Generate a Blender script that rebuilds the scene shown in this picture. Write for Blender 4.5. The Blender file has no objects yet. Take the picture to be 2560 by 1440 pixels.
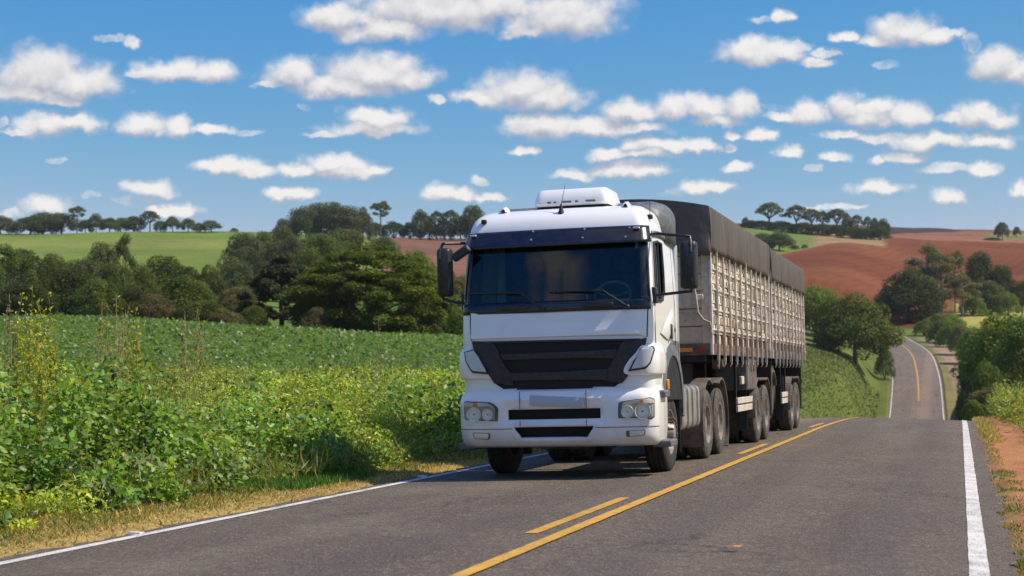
import bpy, bmesh, math, random
import numpy as np
from mathutils import Vector, Matrix

S = bpy.context.scene
COL = S.collection
R = math.radians

# ------------------------------------------------------------------ camera
EYE = 1.31                       # eye height above the road crown, metres
FPX, HOR = 4000.0, 925.0         # focal length and horizon of the 2560 px wide photograph
cam = bpy.data.cameras.new('camera')
cam.sensor_width = 36.0
cam.lens = FPX / 2560.0 * 36.0
cam.shift_y = (HOR - 720.0) / 2560.0
cam.clip_start, cam.clip_end = 0.5, 30000.0
cam.dof.use_dof = True
cam.dof.focus_distance = 20.5
cam.dof.aperture_fstop = 2.6
camo = bpy.data.objects.new('camera', cam)
COL.objects.link(camo)
camo.location = (0, 0, EYE)
camo.rotation_euler = (R(90), 0, 0)
S.camera = camo

S.view_settings.view_transform = 'Standard'
S.view_settings.look = 'None'
S.view_settings.exposure = 0.15
S.view_settings.gamma = 1.0
S.render.engine = 'CYCLES'
S.cycles.max_bounces = 8
S.cycles.transparent_max_bounces = 12
S.cycles.use_denoising = True
S.cycles.denoising_prefilter = 'NONE'

# ------------------------------------------------------------------ sun and sky
RD = Vector((0.2696, 0.9630, 0.0)).normalized()      # the way the near road runs
RR = Vector((RD.y, -RD.x, 0.0))                      # to its right
SUN_EL = R(51)
sun_h = (RR * 0.985 + RD * 0.17).normalized()        # horizontal direction towards the sun
sun_dir = Vector((sun_h.x * math.cos(SUN_EL), sun_h.y * math.cos(SUN_EL), math.sin(SUN_EL)))
sl = bpy.data.lights.new('sun', 'SUN')
sl.energy = 5.0
sl.angle = R(0.53)
sl.color = (1.0, 0.905, 0.76)
so = bpy.data.objects.new('sun', sl)
COL.objects.link(so)
so.rotation_euler = sun_dir.to_track_quat('Z', 'Y').to_euler()
so.location = (30, 10, 60)

W = bpy.data.worlds.new('World')
S.world = W
W.use_nodes = True
W.cycles.sampling_method = 'MANUAL'
W.cycles.sample_map_resolution = 512

# clouds: centre x, y, half width, half height in hundredths of the view tangent grid (40 per unit), strength
CLOUDS = [
 (1090,12,215,66,1),(960,75,120,34,.9),(850,40,95,40,.85),(1225,12,120,46,.9),(1400,38,145,62,.95),(1310,75,60,25,.6),
 (95,178,115,62,1),(185,205,115,42,1),(60,225,90,35,.8),(150,245,60,18,.6),
 (450,178,125,30,.8),(525,180,65,32,.85),(345,185,45,14,.6),(275,95,38,12,.45),(328,105,28,17,.55),
 (735,185,75,38,.95),(935,178,130,50,1),(1010,195,85,36,1),(860,215,130,34,.9),(680,212,42,10,.5),
 (1300,225,120,52,1),(1360,240,105,38,1),(1195,245,60,20,.8),
 (940,292,85,30,.9),(930,320,115,22,1),(810,335,35,9,.5),
 (115,312,75,32,.95),(195,305,62,28,.95),(50,325,45,10,.6),
 (355,310,72,28,.9),(440,315,42,26,1),(530,326,62,14,.7),(620,330,28,7,.35),
 (1350,312,90,40,1),(1480,318,130,26,1),(1570,275,75,32,.9),(1590,318,75,15,.7),
 (1680,268,50,34,.95),(1770,268,75,34,1),(1850,265,48,38,1),(1800,300,70,18,.85),
 (2025,278,58,32,1),(1965,288,50,13,.85),
 (2120,262,48,36,.75),(2170,290,75,30,1),(2270,285,65,32,1),(2190,268,60,28,.8),
 (2445,285,75,34,.95),(2490,300,50,26,.9),(2390,290,40,18,.7),
 (2330,352,110,26,.9),(2470,352,70,22,.9),(2230,345,90,16,.5),(2110,338,50,12,.7),
 (1890,128,85,34,1),(1950,125,62,26,.75),(1985,115,40,14,.45),
 (2265,72,85,42,1),(2200,95,55,20,.85),(2330,85,65,24,.9),(2385,80,28,14,.5),
 (2495,160,72,46,1),(2550,175,60,34,1),
 (1910,48,35,10,.45),(1955,40,30,18,.6),(2115,88,32,16,.7),(2040,150,42,13,.55),(2060,127,30,10,.5),
 (2430,108,18,28,.4),(2215,160,25,10,.35),
 (590,412,75,22,.95),(540,418,60,16,.85),(640,425,50,20,.8),
 (745,425,48,20,.8),(845,412,85,26,1),(870,430,80,22,.95),(930,425,50,16,.8),
 (372,472,60,22,.95),(330,500,50,11,.4),(225,490,18,9,.3),
 (450,520,48,19,.9),(395,525,38,12,.7),(112,510,55,22,.9),(35,530,28,12,.5),
 (695,488,38,20,.85),(735,485,48,20,.8),
 (1105,482,48,24,.9),(1150,485,50,18,.75),(1225,493,38,13,.6),(1198,455,20,12,.45),(1090,250,20,12,.45),
 (1520,385,42,20,.95),(1600,388,80,13,.9),(1600,362,55,22,.65),(1690,365,75,20,.8),(1755,368,40,18,.8),
 (1570,425,95,22,.75),(1430,437,55,15,.65),(1315,380,36,12,.65),
 (1897,335,40,18,.8),(1825,338,20,13,.6),(1822,370,18,12,.5),(1970,372,38,15,.75),
 (1845,422,42,15,.95),(1765,468,62,19,.95),(1690,485,30,7,.35),
 (2190,472,65,18,.75),(2365,495,45,22,.95),(2450,424,46,20,.85),(2360,422,70,13,.5),
 (2545,478,28,20,.9),(2265,392,55,18,.6),(2200,400,28,12,.65),(2090,395,32,14,.6),(2028,415,22,9,.4),
 (145,405,22,9,.35),(765,268,20,9,.3),(845,275,20,9,.25),(325,225,14,10,.2),(1920,265,40,8,.3),(1640,330,45,10,.3),
 (2100,520,60,8,.5),(2020,522,45,8,.5),(5,305,14,12,.4),
]
nt = W.node_tree
nt.nodes.clear()
class G:
    """thin wrapper to wire shader nodes"""
    def __init__(s, tree): s.t = tree; s.n = tree.nodes; s.l = tree.links
    def node(s, kind, **kw):
        n = s.n.new(kind)
        for k, v in kw.items(): setattr(n, k, v)
        return n
    def put(s, sock, v):
        if hasattr(v, 'links') or hasattr(v, 'is_output'): s.l.new(v, sock)
        else: sock.default_value = v
    def math(s, op, a, b=None, c=None, clamp=False):
        n = s.node('ShaderNodeMath', operation=op); n.use_clamp = clamp
        s.put(n.inputs[0], a)
        if b is not None: s.put(n.inputs[1], b)
        if c is not None: s.put(n.inputs[2], c)
        return n.outputs[0]
    def vec(s, op, a, b=None):
        n = s.node('ShaderNodeVectorMath', operation=op)
        s.put(n.inputs[0], a)
        if b is not None: s.put(n.inputs[1], b)
        return n.outputs[0]
    def noise(s, v, scale, detail=4, rough=.55, dist=0.0, out=0):
        n = s.node('ShaderNodeTexNoise')
        if v is not None: s.l.new(v, n.inputs['Vector'])
        n.inputs['Scale'].default_value = scale; n.inputs['Detail'].default_value = detail
        n.inputs['Roughness'].default_value = rough; n.inputs['Distortion'].default_value = dist
        return n.outputs[out]
    def ramp(s, v, stops):
        n = s.node('ShaderNodeValToRGB'); s.put(n.inputs[0], v)
        e = n.color_ramp.elements
        while len(e) < len(stops): e.new(.5)
        for el, (p, c) in zip(e, stops):
            el.position = p; el.color = (c, c, c, 1) if not hasattr(c, '__len__') else (*c[:3], 1)
        return n.outputs[0]
    def mix(s, f, a, b, blend='MIX'):
        n = s.node('ShaderNodeMix', data_type='RGBA', blend_type=blend)
        s.put(n.inputs[0], f)
        s.put(n.inputs[6], a if not isinstance(a, tuple) else (*a[:3], 1)); s.put(n.inputs[7], b if not isinstance(b, tuple) else (*b[:3], 1))
        return n.outputs[2]
    def rng(s, v, a, b, c=0., d=1., smooth=False):
        n = s.node('ShaderNodeMapRange'); n.interpolation_type = 'SMOOTHSTEP' if smooth else 'LINEAR'
        s.put(n.inputs[0], v)
        for i, q in enumerate((a, b, c, d)): n.inputs[i + 1].default_value = q
        return n.outputs[0]

def cloud_group():
    t = bpy.data.node_groups.new('cloud_puff', 'ShaderNodeTree')
    I = t.interface
    I.new_socket('P', in_out='INPUT', socket_type='NodeSocketVector')
    I.new_socket('D', in_out='INPUT', socket_type='NodeSocketFloat')
    I.new_socket('C', in_out='INPUT', socket_type='NodeSocketVector')
    I.new_socket('K', in_out='INPUT', socket_type='NodeSocketVector')
    I.new_socket('S', in_out='INPUT', socket_type='NodeSocketFloat')
    I.new_socket('D', in_out='OUTPUT', socket_type='NodeSocketFloat')
    g = G(t)
    gi = g.node('NodeGroupInput'); go = g.node('NodeGroupOutput')
    n = g.node('ShaderNodeVectorMath', operation='MULTIPLY_ADD')
    for k, key in enumerate('PKC'): g.l.new(gi.outputs[key], n.inputs[k])
    q = n.outputs[0]
    q = g.vec('MAXIMUM', q, g.vec('MULTIPLY', q, (-1.0, -1.5, 0)))
    ln = g.node('ShaderNodeVectorMath', operation='LENGTH'); g.l.new(q, ln.inputs[0])
    d = g.math('MINIMUM', g.math('SUBTRACT', 1.0, ln.outputs['Value']), gi.outputs['S'])      # thin clouds stay translucent
    g.l.new(g.math('MAXIMUM', d, gi.outputs['D']), go.inputs['D'])
    return t

def build_sky():
    g = G(nt)
    sky = g.node('ShaderNodeTexSky', sky_type='NISHITA')
    sky.sun_disc = False
    sky.sun_elevation = SUN_EL
    sky.sun_rotation = math.atan2(sun_dir.x, sun_dir.y)
    sky.altitude = 900.0
    sky.air_density = 1.0
    sky.dust_density = 0.7
    sky.ozone_density = 2.2
    tc = g.node('ShaderNodeTexCoord')
    dirv = tc.outputs['Generated']
    sep = g.node('ShaderNodeSeparateXYZ'); g.l.new(dirv, sep.inputs[0])
    x, y, z = sep.outputs
    ys = g.math('MAXIMUM', y, 0.08)
    px = g.math('MULTIPLY', g.math('DIVIDE', x, ys), 40.0)
    py = g.math('MULTIPLY', g.math('DIVIDE', z, ys), 40.0)
    cmb = g.node('ShaderNodeCombineXYZ'); g.l.new(px, cmb.inputs[0]); g.l.new(py, cmb.inputs[1])
    P = cmb.outputs[0]
    w1 = g.vec('SUBTRACT', g.noise(P, 1.25, 4, .55, out=1), (.5, .5, .5))
    w1 = g.vec('MULTIPLY', w1, (.85, .52, 0))
    w2 = g.vec('SUBTRACT', g.noise(P, 4.5, 3, .55, out=1), (.5, .5, .5))
    w2 = g.vec('MULTIPLY', w2, (.17, .13, 0))
    Pw = g.vec('ADD', g.vec('ADD', P, w1), w2)
    grp = cloud_group()
    def field(Pin):
        d = -2.0
        for (cx, cy, rx, ry, st) in CLOUDS:
            n = g.node('ShaderNodeGroup'); n.node_tree = grp
            g.l.new(Pin, n.inputs['P'])
            g.put(n.inputs['D'], d)
            kx, ky = 100.0 / (rx * 1.09), 100.0 / (ry * 1.20)
            n.inputs['C'].default_value = (-kx * (cx - 1280) / 100.0, -ky * ((HOR - cy) / 100.0 - ry * .002), 0)
            n.inputs['K'].default_value = (kx, ky, 0)
            n.inputs['S'].default_value = 1.0 + (st - 1.0) * 1.5
            d = n.outputs['D']
        return d
    d = field(Pw)
    sunward = g.vec('ADD', Pw, (.05, .26, 0))
    du = field(sunward)
    # the rest of the sky (behind and beside the camera): scattered cumulus
    zz = g.math('ADD', g.math('MAXIMUM', z, 0.0), .06)
    c2 = g.node('ShaderNodeCombineXYZ')
    g.l.new(g.math('DIVIDE', x, zz), c2.inputs[0]); g.l.new(g.math('DIVIDE', y, zz), c2.inputs[1])
    f2 = g.noise(c2.outputs[0], .75, 7, .52)
    d2 = g.math('MULTIPLY', g.math('SUBTRACT', f2, .50), 3.6)
    # one bright cumulus standing behind the camera, mirrored in the windscreen
    bk = g.node('ShaderNodeVectorMath', operation='LENGTH')
    g.l.new(g.vec('MULTIPLY', g.vec('SUBTRACT', dirv, (-.465, -.79, .375)), (1.0, 1.0, 2.0)), bk.inputs[0])
    d3 = g.math('ADD', g.math('MULTIPLY', g.math('SUBTRACT', .13, bk.outputs['Value']), 7.0), g.math('MULTIPLY', g.math('SUBTRACT', g.noise(dirv, 9.0, 5, .6), .5), 1.8))
    d2 = g.math('MAXIMUM', d2, d3)
    inview = g.math('MULTIPLY', g.math('GREATER_THAN', y, .1), g.math('LESS_THAN', g.math('ABSOLUTE', px), 14.5))
    inview = g.math('MULTIPLY', inview, g.math('LESS_THAN', py, 10.5))
    fine = g.math('SUBTRACT', g.noise(P, 2.0, 4, .5), .5)
    fine_u = g.math('SUBTRACT', g.noise(g.vec('ADD', P, (.05, .26, 0)), 2.0, 4, .5), .5)
    dens = g.math('MULTIPLY_ADD', fine, .95, d)
    dens_u = g.math('MULTIPLY_ADD', fine_u, .95, du)
    # deepen the sky towards the zenith as a polarised camera sees it
    sc_ = g.node('ShaderNodeSeparateColor'); g.l.new(sky.outputs[0], sc_.inputs[0])
    gg = g.math('MULTIPLY', g.math('POWER', sc_.outputs[1], .964), 1.085)
    rr_ = g.math('MINIMUM', g.math('MULTIPLY', g.math('POWER', sc_.outputs[0], 2.26), .201), gg)
    bb_ = g.math('MAXIMUM', g.math('MULTIPLY', g.math('POWER', sc_.outputs[2], .1), 5.69), gg)
    skyc = g.node('ShaderNodeCombineColor')
    for k_, v_ in enumerate((rr_, gg, bb_)): g.l.new(v_, skyc.inputs[k_])
    up = g.rng(z, -.002, .012)
    def clouded(dn, dn_u, a0, a1):
        alpha = g.rng(dn, a0, a1, 0, 1, True)
        alpha = g.math('POWER', alpha, 1.15)
        # sunlit tops, greyer bases: how much cloud lies towards the sun
        if dn_u is None: lit = g.math('ADD', .45, g.math('MULTIPLY', dn, .2))
        else: lit = g.math('MULTIPLY_ADD', g.math('SUBTRACT', dn, dn_u), .70, .47)
        lit = g.rng(lit, 0, 1, 0, 1, True)
        ccol = g.mix(lit, (.50, .515, .60), (1.04, 1.0, .965))
        bg1 = g.node('ShaderNodeBackground')
        g.l.new(skyc.outputs[0], bg1.inputs[0]); bg1.inputs[1].default_value = .088
        bg2 = g.node('ShaderNodeBackground')
        g.l.new(ccol, bg2.inputs[0]); bg2.inputs[1].default_value = .82
        ms = g.node('ShaderNodeMixShader')
        g.l.new(g.math('MULTIPLY', g.math('MULTIPLY', alpha, .95), up), ms.inputs[0])
        g.l.new(bg1.outputs[0], ms.inputs[1]); g.l.new(bg2.outputs[0], ms.inputs[2])
        return ms.outputs[0]
    ms = g.node('ShaderNodeMixShader')
    g.l.new(inview, ms.inputs[0])
    g.l.new(clouded(d2, None, 0.0, .6), ms.inputs[1])
    g.l.new(clouded(dens, dens_u, -.32, .52), ms.inputs[2])
    out = g.node('ShaderNodeOutputWorld')
    g.l.new(ms.outputs[0], out.inputs[0])
build_sky()

# ------------------------------------------------------------------ tags
def tag(o, label=None, cat=None, group=None, kind=None):
    if label: o['label'] = label
    if cat: o['category'] = cat
    if group: o['group'] = group
    if kind: o['kind'] = kind
    return o

def empty(name, label, cat, M=None, group=None):
    o = bpy.data.objects.new(name, None)
    o.empty_display_size = .3
    COL.objects.link(o)
    if M is not None: o.matrix_world = M
    return tag(o, label, cat, group)

# ------------------------------------------------------------------ materials
def mat(name):
    m = bpy.data.materials.new(name); m.use_nodes = True
    m.node_tree.nodes.clear()
    g = G(m.node_tree)
    out = g.node('ShaderNodeOutputMaterial')
    return m, g, out

def pbsdf(g, out, col, rough=.5, metal=0., coat=0., spec=.5, bump=None, bump_d=.01, bump_s=.4):
    b = g.node('ShaderNodeBsdfPrincipled')
    g.put(b.inputs['Base Color'], (*col[:3], 1) if isinstance(col, tuple) else col)
    g.put(b.inputs['Roughness'], rough); b.inputs['Metallic'].default_value = metal
    b.inputs['Coat Weight'].default_value = coat; b.inputs['Coat Roughness'].default_value = .05
    b.inputs['Specular IOR Level'].default_value = spec
    if bump is not None:
        bn = g.node('ShaderNodeBump'); bn.inputs['Strength'].default_value = bump_s; bn.inputs['Distance'].default_value = bump_d
        g.l.new(bump, bn.inputs['Height']); g.l.new(bn.outputs[0], b.inputs['Normal'])
    g.l.new(b.outputs[0], out.inputs[0])
    return b

def simple(name, c, rough=.5, metal=0., coat=0., var=.12, scale=6., spec=.5, bump=0., c2=None, bscale=None):
    """painted / plain surface with mottling"""
    m, g, out = mat(name)
    tc = g.node('ShaderNodeTexCoord').outputs['Object']
    n = g.noise(tc, scale, 6, .6)
    lo = tuple(q * (1 - var) for q in c); hi = tuple(min(1, q * (1 + var)) for q in c)
    if c2: lo, hi = c, c2
    col = g.mix(g.rng(n, .35, .65, 0, 1, True), lo, hi)
    rg = g.rng(g.noise(tc, scale * 2.3, 4), .3, .7, max(0.02, rough * .85), min(1, rough * 1.15))
    bm = g.noise(tc, bscale or scale * 8, 4) if bump else None
    pbsdf(g, out, col, rg, metal, coat, spec, bm, bump)
    return m
# ------------------------------------------------------------------ the lie of the land
P0 = np.array((1.324, 16.1))             # a point on the yellow line
DV = np.array((RD.x, RD.y)); RV = np.array((RR.x, RR.y))

def pchip(xk, yk):
    xk = np.asarray(xk, float); yk = np.asarray(yk, float)
    h = np.diff(xk); dl = np.diff(yk) / h
    m = np.zeros_like(xk)
    for i in range(1, len(xk) - 1):
        if dl[i - 1] * dl[i] > 0:
            w1, w2 = 2 * h[i] + h[i - 1], h[i] + 2 * h[i - 1]
            m[i] = (w1 + w2) / (w1 / dl[i - 1] + w2 / dl[i])
    m[0], m[-1] = dl[0], dl[-1]
    def f(x):
        x = np.asarray(x, float)
        i = np.clip(np.searchsorted(xk, x) - 1, 0, len(xk) - 2)
        t = (x - xk[i]) / h[i]
        t = np.clip(t, -.5, 1.5)
        return ((1 + 2 * t) * (1 - t) ** 2 * yk[i] + t * (1 - t) ** 2 * h[i] * m[i]
                + t * t * (3 - 2 * t) * yk[i + 1] + t * t * (t - 1) * h[i] * m[i + 1])
    return f

# road centre line X(Y), Z(Y): straight and level, over a crest, through a dip, up and round to the left
yk = [-60, 0, 40, 80, 120, 211, 222, 236, 250, 272, 288, 303, 330, 360, 400]
xk = [P0[0] + .28 * (q - 16.1) for q in yk[:5]] + [53.6, 56.4, 59.9, 63.2, 68.0, 70.8, 73.1, 75.9, 76.5, 74.0]
road_x = pchip(yk, xk)
def crest(Y):
    s = np.maximum(np.asarray(Y, float) - 35.0, 0)
    z = -(np.minimum(s, 40.0) ** 2) / (2 * 640.0)
    return z - np.maximum(s - 40.0, 0) * (40.0 / 640.0)
zk = [(-100, 0), (35, 0)] + [(q, float(crest(q))) for q in (42, 50, 58, 66, 75, 90, 110, 130)] + \
     [(160, -6.6), (185, -6.3), (200, -5.55), (211, -4.75), (222, -3.0), (236, -.65), (250, 1.31), (272, 3.9), (288, 5.35), (303, 6.45), (330, 8.9), (360, 11), (400, 14)]
road_z = pchip([a for a, b in zk], [b for a, b in zk])
CAMBER = .028

def road_uv(X, Y):
    """signed offset to the right of the yellow line, along the road's own normal"""
    dx = (road_x(Y + .5) - road_x(Y - .5))
    return (X - road_x(Y)) / np.sqrt(1 + dx * dx)

# ground seen against image rows: column px -> (depth, row)
PROF = {
 -1600: [(40,880),(90,800),(150,800),(240,760),(330,690),(450,640),(600,600),(800,640),(1200,700)],
 -300: [(40,873),(90,818),(110,818),(135,812),(175,800),(240,760),(330,690),(450,632),(600,583),(700,590),(900,640)],
 0:   [(40,870),(90,820),(110,820),(135,812),(175,800),(240,760),(330,690),(450,630),(600,582),(700,590),(900,640)],
 300: [(40,880),(90,822),(110,822),(135,815),(175,800),(240,760),(330,690),(450,628),(600,579),(700,587),(900,640)],
 600: [(40,890),(90,842),(110,842),(135,830),(175,812),(240,765),(330,690),(450,630),(600,578),(700,586),(900,640)],
 760: [(40,895),(90,850),(110,850),(135,840),(175,820),(240,770),(330,690),(450,620),(600,580),(700,588),(900,640)],
 960: [(40,905),(90,862),(110,862),(135,850),(175,825),(240,775),(330,690),(450,622),(600,592),(700,596),(900,640)],
 1160:[(40,915),(90,870),(110,870),(135,862),(175,832),(240,780),(330,700),(450,640),(600,596),(700,600),(900,640)],
 1500:[(40,945),(70,940),(100,930),(135,915),(175,880),(240,800),(330,710),(450,640),(600,590),(700,585),(900,600)],
 1850:[(60,1020),(100,1000),(150,930),(200,870),(300,770),(450,650),(600,590),(700,563),(800,556),(1000,565),(1400,620)],
 1960:[(60,1040),(100,1030),(150,950),(200,880),(240,835),(300,775),(380,712),(480,655),(560,626),(640,597),(750,566),(850,560),(1000,565),(1400,620)],
 2110:[(60,1050),(100,1045),(150,985),(190,930),(230,880),(280,830),(330,775),(400,708),(500,640),(580,605),(680,592),(790,566),(880,564),(1100,568),(1400,620)],
 2225:[(60,1060),(100,1060),(150,1055),(200,1030),(240,930),(280,870),(330,825),(380,778),(450,715),(560,640),(620,603),(700,592),(850,568),(950,567),(1100,575),(1400,620)],
 2320:[(60,1060),(100,1065),(150,1060),(200,1040),(240,960),(280,890),(330,835),(380,790),(440,757),(500,700),(600,625),(660,600),(740,590),(950,571),(1100,571),(1400,620)],
 2400:[(60,1052),(100,1045),(150,1030),(200,1010),(240,940),(280,885),(330,825),(390,778),(450,760),(500,705),(600,625),(670,600),(760,584),(950,574),(1100,576),(1400,620)],
 2450: [(60,1012),(80,1002),(120,985),(180,962),(250,905),(330,822),(390,780),(450,762),(510,703),(600,632),(680,600),(780,582),(950,575),(1100,578),(1400,620)],
 2560: [(60,1005),(80,993),(120,975),(180,950),(250,885),(330,815),(390,782),(450,764),(520,700),(600,640),(690,600),(800,580),(950,577),(1100,580),(1400,620)],
 3000:[(60,1010),(80,990),(120,965),(180,930),(250,870),(330,810),(400,780),(520,700),(690,600),(820,575),(950,577),(1400,620)],
 4200:[(60,1000),(120,950),(250,860),(400,780),(690,610),(900,590),(1400,620)],
}
_cols = sorted(PROF)
_LY = np.linspace(math.log(35), math.log(1500), 220)
_tab = np.array([np.interp(_LY, np.log([a for a, b in PROF[c]]), [b for a, b in PROF[c]]) for c in _cols])
_cx = np.arange(-1600, 4201, 20.0)
_T = np.array([np.interp(_cx, _cols, _tab[:, j]) for j in range(len(_LY))]).T        # (cx, LY)
def _blur(a, n, ax):
    k = np.hanning(2 * n + 3)[1:-1]; k /= k.sum()
    pad = [(0, 0), (0, 0)]; pad[ax] = (n, n)
    return np.apply_along_axis(lambda v: np.convolve(v, k, 'valid'), ax, np.pad(a, pad, mode='edge'))
_T = _blur(_blur(_T, 3, 0), 3, 1)

def smooth(a, b, x):
    t = np.clip((x - a) / (b - a), 0, 1)
    return t * t * (3 - 2 * t)

def hnoise(X, Y, s, seed=0):
    """cheap smooth value noise"""
    x, y = X / s + seed * 17.3, Y / s - seed * 9.1
    i, j = np.floor(x), np.floor(y)
    fx, fy = x - i, y - j
    fx = fx * fx * (3 - 2 * fx); fy = fy * fy * (3 - 2 * fy)
    def h(a, b):
        q = np.sin(a * 127.1 + b * 311.7 + seed * 74.7) * 43758.5453
        return q - np.floor(q)
    return (h(i, j) * (1 - fx) + h(i + 1, j) * fx) * (1 - fy) + (h(i, j + 1) * (1 - fx) + h(i + 1, j + 1) * fx) * fy

EDGE_L, EDGE_R = -3.88, 3.47              # edges of the asphalt (left, right of the yellow line)
def ground_z(X, Y):
    X = np.asarray(X, float); Y = np.asarray(Y, float)
    Yr = np.clip(Y, -60, 400)
    u = road_uv(X, Yr)
    zr = road_z(Yr) - CAMBER * np.abs(np.clip(u, -6, 6)) * smooth(130, 60, Yr)
    # near banks
    eL = np.maximum(0, EDGE_L - u); eR = np.maximum(0, u - EDGE_R)
    zl = np.where(eL > 0, .02 * np.minimum(eL, 1) + .083 * np.maximum(eL - 1.0, 0) - .0006 * np.maximum(eL - 6, 0) ** 2 * 0, 0)
    zl = np.minimum(zl, 3.4 + .02 * (zl - 3.4)) + .12 * (hnoise(X, Y, 1.3, 1) - .5) * smooth(.6, 2.5, eL)
    zrt = -.05 * smooth(0, .3, eR) + .16 * np.maximum(eR - .85, 0) + .05 * (hnoise(X, Y, .5, 2) - .5) * smooth(.1, .6, eR)
    zrt = np.minimum(zrt, 1.2 + .05 * (zrt - 1.2))
    near = zr * np.where(u < 0, smooth(-25, -3.9, u), 1) - CAMBER * 0 + zl + zrt
    # far country
    Yc = np.clip(Y, 36, 1490)
    px = np.clip(1280 + FPX * X / np.maximum(Y, 1.0), -1590, 4190)
    fi = (px - _cx[0]) / 20.0; i = np.clip(fi.astype(int), 0, len(_cx) - 2); fi = fi - i
    fj = (np.log(Yc) - _LY[0]) / (_LY[1] - _LY[0]); j = np.clip(fj.astype(int), 0, len(_LY) - 2); fj = fj - j
    row = (_T[i, j] * (1 - fi) + _T[i + 1, j] * fi) * (1 - fj) + (_T[i, j + 1] * (1 - fi) + _T[i + 1, j + 1] * fi) * fj
    far = EYE + (HOR - row) * Yc / FPX
    far = far + (hnoise(X, Y, 30, 3) - .5) * np.clip((Y - 100) / 300, 0, 1) * 1.5
    wl = smooth(48, 82, Y)
    z = near * (1 - wl) + far * wl
    # the road's own bed wins near it
    farw = smooth(250, 278, Y)
    hiL = 9.5 + 10.5 * farw
    hiR = 5.0 + 3.5 * smooth(105, 150, Y) + 13.5 * farw; loR = 3.75 + 1.25 * smooth(105, 150, Y)
    k_ = np.where(u < 0, (hiL + u) / (hiL - 5.3), (hiR - u) / (hiR - loR)); k_ = np.clip(k_, 0, 1)
    wr = k_ * k_ * (3 - 2 * k_) * smooth(420, 380, Y)
    wr = np.where(Y < 90, wr * smooth(40, 90, Y), wr)
    z = z * (1 - wr) + (zr - .03) * wr
    inside = smooth(.35, .0, np.maximum(EDGE_L - u, 0)) * smooth(.25, .0, np.maximum(u - EDGE_R, 0))
    inside = np.where((Y > 420) | (Y < -70), 0, inside)
    return z - .07 * inside * (1 + np.clip(Y - 60, 0, 200) / 60)

def gz(x, y): return float(ground_z(np.array([x]), np.array([y]))[0])

# ------------------------------------------------------------------ ground sheet (polar grid round the viewpoint)
def col_at(X, Y):
    """land use: base colour of what grows or lies there"""
    u = road_uv(X, np.clip(Y, -60, 400))
    n = len(X)
    px = 1280 + FPX * X / np.maximum(Y, 1.0)
    C = np.empty((n, 3)); C[:] = (.095, .145, .022)                      # pasture
    def put(m, c): C[:] = C * (1 - m[:, None]) + np.array(c)[None] * m[:, None]
    w = (hnoise(X, Y, 22, 5) - .5) * 20
    # left hill: bright pasture, fallow strip
    put(smooth(220, 300, Y) * smooth(1000, 900, px), (.130, .180, .028))
    put(smooth(330, 420, Y) * smooth(.45, .75, hnoise(X * .35, Y, 40, 7)) * smooth(1000, 900, px) * .55, (.20, .19, .05))
    put(smooth(250, 262, Y + w) * smooth(300, 285, Y + w) * smooth(430, 520, px) * smooth(690, 640, px) * .8, (.24, .26, .05))
    put(smooth(950, 965, px) * smooth(300, 340, Y) * smooth(1500, 1450, px), (.17, .08, .048))
    # soybean ground: dark green painted in for the shade under the crop
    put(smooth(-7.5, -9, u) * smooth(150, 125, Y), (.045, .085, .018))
    # right: red ploughland, lighter upper fields, violet-brown field, pasture strip
    right = smooth(1800, 1830, px)
    ed = 545 + (2130 - px) * .20
    put(right * smooth(-6, 6, Y - 352 + w * .3) * smooth(2500, 2300, px * 1.0) * 1.0, (.142, .044, .015))
    put(right * smooth(2290, 2310, px) * smooth(440, 452, Y), (.142, .044, .015))
    put(right * smooth(.45, .8, hnoise(X * .4, Y, 35, 9)) * smooth(350, 370, Y) * .5, (.178, .064, .025))
    up = 600.0 + np.clip((2120 - px), -400, 400) * np.where(px < 2120, -.42, .12)
    put(right * smooth(-4, 4, Y - up) * smooth(2215, 2150, px), (.125, .17, .035))
    put(right * smooth(-4, 4, Y - up) * smooth(2010, 2060, px) * smooth(2225, 2200, px), (.26, .17, .085))
    put(right * smooth(-3, 3, Y - 672) * smooth(2215, 2222, px), (.225, .10, .056))
    put(right * smooth(-4, 4, Y - (735 + np.clip((px - 2225), 0, 900) * .62)) * smooth(2150, 2180, px), (.050, .031, .030))
    put(right * smooth(700, 735, Y) * smooth(2200, 2190, px), (.075, .05, .04))
    put(right * smooth(2450, 2480, px) * smooth(700, 712, Y) * smooth(775, 760, Y), (.16, .17, .06))
    # cut grass field and green banks on the right
    put(right * smooth(2380, 2400, px) * smooth(335, 350, Y) * smooth(442, 432, Y), (.33, .30, .075))
    put(right * smooth(352, 340, Y + w * .3) * smooth(2300, 2280, px) , (.115, .145, .030))
    # verges
    put(smooth(EDGE_L - 1.9, EDGE_L - .9, u) * smooth(EDGE_L + .1, EDGE_L - .1, u) * smooth(60, 50, Y), (.36, .26, .095))
    mo = hnoise(X, Y, .8, 4)
    put(smooth(EDGE_R - .1, EDGE_R + .05, u) * smooth(EDGE_R + 3.2, EDGE_R + 2.4, u + mo) * smooth(75, 60, Y), (.36, .165, .075))
    put(smooth(EDGE_R - .1, EDGE_R, u) * smooth(EDGE_R + .20, EDGE_R + .08, u + (mo - .5) * .3) * smooth(75, 60, Y), (.26, .17, .08))
    put(smooth(EDGE_R - .1, EDGE_R + .05, u) * smooth(EDGE_R + 1.6, EDGE_R + 1.3, u) * smooth(120, 150, Y) * smooth(310, 280, Y), (.19, .17, .06))
    put(smooth(EDGE_R + 1.2, EDGE_R + 1.6, u) * smooth(EDGE_R + 4.5, EDGE_R + 3.5, u) * smooth(205, 240, Y) * smooth(330, 300, Y), (.27, .19, .12))
    return np.clip(C, 0, 1)

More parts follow.
